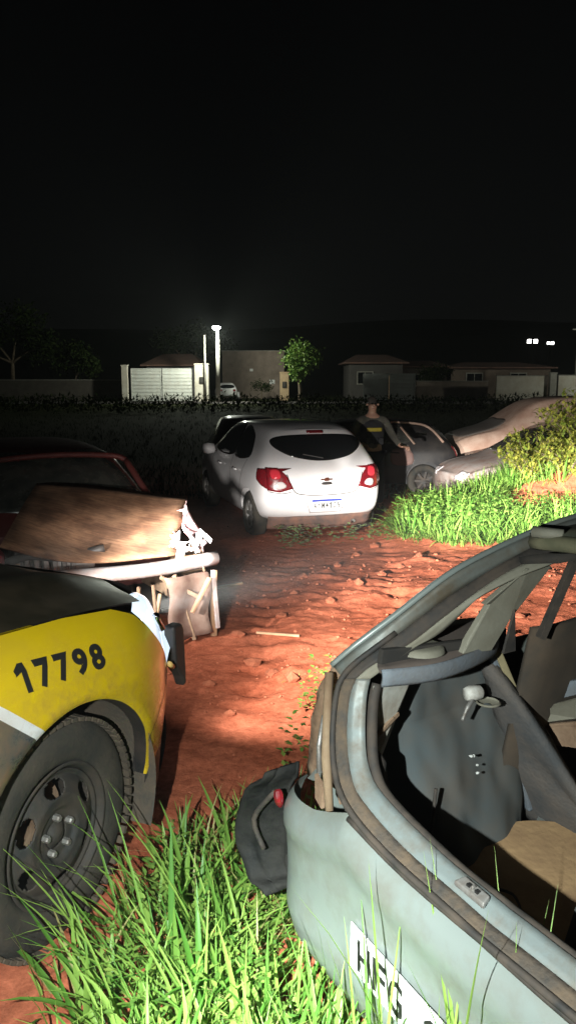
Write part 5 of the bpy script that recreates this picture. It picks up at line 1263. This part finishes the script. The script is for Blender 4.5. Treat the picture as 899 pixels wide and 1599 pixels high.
# blades crossing the wheel
for k in range(34):
    x, y = g.uniform(-.46, -.18), g.uniform(1.6, 2.2)
    near.blade((x, y, gz(x, y)), g.uniform(2.2, 4.0), g.uniform(.35, .6), .0045, g.uniform(.35, .9), g.uniform(.2, .9), g.random(), 8)
# sparse tufts along the wreck and on open soil
for (x, y, n, L) in ((.10, 2.75, 9, .20), (.16, 3.05, 9, .22), (.09, 3.35, 7, .16), (.22, 3.3, 7, .2), (.02, 2.95, 6, .14), (.30, 3.6, 6, .18), (.14, 3.9, 5, .22), (-.10, 2.95, 5, .16), (-.2, 2.75, 7, .2), (.05, 4.3, 4, .12)):
    clump(near, x, y, n, .05, L, .0045, .05, (.1, .9))
tag(near.make('grass', M_grass), 'bright green long-bladed grass between the police car and the stripped car', 'grass', None, 'stuff')
tag(dry.make('dry_grass', M_grassdry), 'dry straw-coloured blades among the near grass', 'grass', None, 'stuff')
# low broad-leaved weeds
bw = Leaves()
for i in range(330):
    x = g.uniform(-.5, .22); y = g.uniform(1.15, 2.5)
    if inside_suv(x, y) or inside_wreck(x, y): continue
    h = g.uniform(.05, .26)
    for k in range(9):
        z = h*g.random(); a = g.uniform(0, 6.28); bw.leaf((x, y, gz(x, y)+z), (math.cos(a), math.sin(a), g.uniform(-.1, .6)), (0, 0, 1), g.uniform(.018, .045), .014, g.random())
for (x, y) in ((.12, 2.8), (.14, 3.1), (.2, 3.45), (.04, 3.2), (.12, 3.75), (.18, 4.1)):
    for q in range(3):
        xx, yy = x+g.uniform(-.06, .06), y+g.uniform(-.08, .08)
        for k in range(12):
            a = g.uniform(0, 6.28); bw.leaf((xx, yy, gz(xx, yy)+.22*g.random()), (math.cos(a), math.sin(a), .3), (0, 0, 1), g.uniform(.03, .05), .022, g.random())
for i in range(34):     # small weeds under the tail of the white car
    x = g.uniform(-.1, 2.0); y = 9.0+.12*x+g.uniform(-.15, .25)
    for k in range(14):
        a = g.uniform(0, 6.28); bw.leaf((x+g.uniform(-.06, .06), y+g.uniform(-.06, .06), gz(x, y)+.20*g.random()), (math.cos(a), math.sin(a), .3), (0, 0, 1), g.uniform(.05, .09), .045, g.random())
tag(bw.make('broadleaf_weeds', M_leaf), 'small broad-leaved weeds growing low through the grass and soil', 'weeds', None, 'stuff')
# tall grass on the spoil heap
mg = Leaves(); n = 0
while n < 2300:
    x = g.uniform(1.35, 5.6); y = g.uniform(8.6, 11.6)
    edge_ = 8.85+.25*math.sin(x*2.1)+.15*max(0, 2.0-x)
    if y < edge_ or (2.75 < x < 4.9 and 9.35 < y < 10.15 and g.random() < .985): continue
    if x < 1.6 and y > 9.9: continue
    if y > 10.3 and x < 2.2: continue
    n += 1; hh = .55+.75*(.5+.5*noise.noise(Vector((x*2.3, y*2.3, 4)))); clump(mg, x, y, g.choice((4, 7, 10)), .10*hh, .52*hh, g.choice((.005, .008, .012, .015)), .09, (.05, 1.1), (.2, 2.0))
for i in range(260):     # leafy weeds through the tall grass
    x = g.uniform(1.4, 5.0); y = 8.85+.25*math.sin(x*2.1)+.15*max(0, 2.0-x)+g.uniform(0, 1.0)
    if 2.75 < x and y > 9.3: continue
    for k in range(16):
        a = g.uniform(0, 6.28); mg.leaf((x+g.uniform(-.1, .1), y+g.uniform(-.1, .1), gz(x, y)+.38*g.random()), (math.cos(a), math.sin(a), g.uniform(0, .7)), (0, 0, 1), g.uniform(.05, .11), .05, g.random())
tag(mg.make('mound_grass', M_grass), 'tall bright green grass covering the spoil heap', 'grass', None, 'stuff')
# leafy shrubs on the heap
def shrub(label, x, y, h, r, n, m, seed):
    q = random.Random(seed); t = thing('shrub', label, 'shrub', (x, y, gz(x, y)-.03), 0, 'shrubs on the spoil heap'); stm = MB(); lf = Leaves()
    for k in range(n):
        a = q.uniform(0, 6.28); rr = r*q.random()**.5; top = Vector((rr*math.cos(a), rr*math.sin(a), h*q.uniform(.55, 1.0)*(1-.35*(rr/r)**2)))
        P = smoothpts([(0, 0, 0), tuple(top*.5+Vector((q.uniform(-.05, .05), q.uniform(-.05, .05), .05))), tuple(top)], 4); stm.tube(P, [.008-.0007*i for i in range(9)], 5)
        for p in P[2:]:
            for j in range(6): lf.leaf(p+rdir(q)*.03, rdir(q, .25), (0, 0, 1), q.uniform(.05, .11), q.uniform(.03, .05), q.random())
    stm.build('stem', M_bark, t, True); lf.make('foliage', m, t)
shrub('big yellow-green leafy shrub on top of the spoil heap', 4.05, 10.45, 1.05, .75, 80, M_leafy, 1)
shrub('yellow-green shrub leaning over the silver wreck', 3.30, 10.40, .80, .50, 52, M_leafy, 2)
shrub('ragged shrub at the heap edge, turning brownish', 4.75, 10.3, 1.1, .7, 60, M_leafy, 3)
shrub('low yellowish shrub above the bare soil patch', 3.70, 10.10, .62, .48, 44, M_leafy, 4)

# ------------------------------------------------------------------ haze volume added to give the street lamp a halo
hz = MB().box((0, 250, 30), (1400, 640, 66.5)).build('haze', None); tag(hz, 'thin haze volume added for the halo round the street lamp', 'haze', None, 'stuff')
hm = bpy.data.materials.new('halo_haze'); hm.use_nodes = True; hn = hm.node_tree; hn.nodes.clear()
pv = hn.nodes.new('ShaderNodeVolumePrincipled'); pv.inputs['Color'].default_value = (.9, .95, .95, 1); pv.inputs['Density'].default_value = .00045
ho = hn.nodes.new('ShaderNodeOutputMaterial'); hn.links.new(pv.outputs[0], ho.inputs['Volume']); hz.data.materials.append(hm)
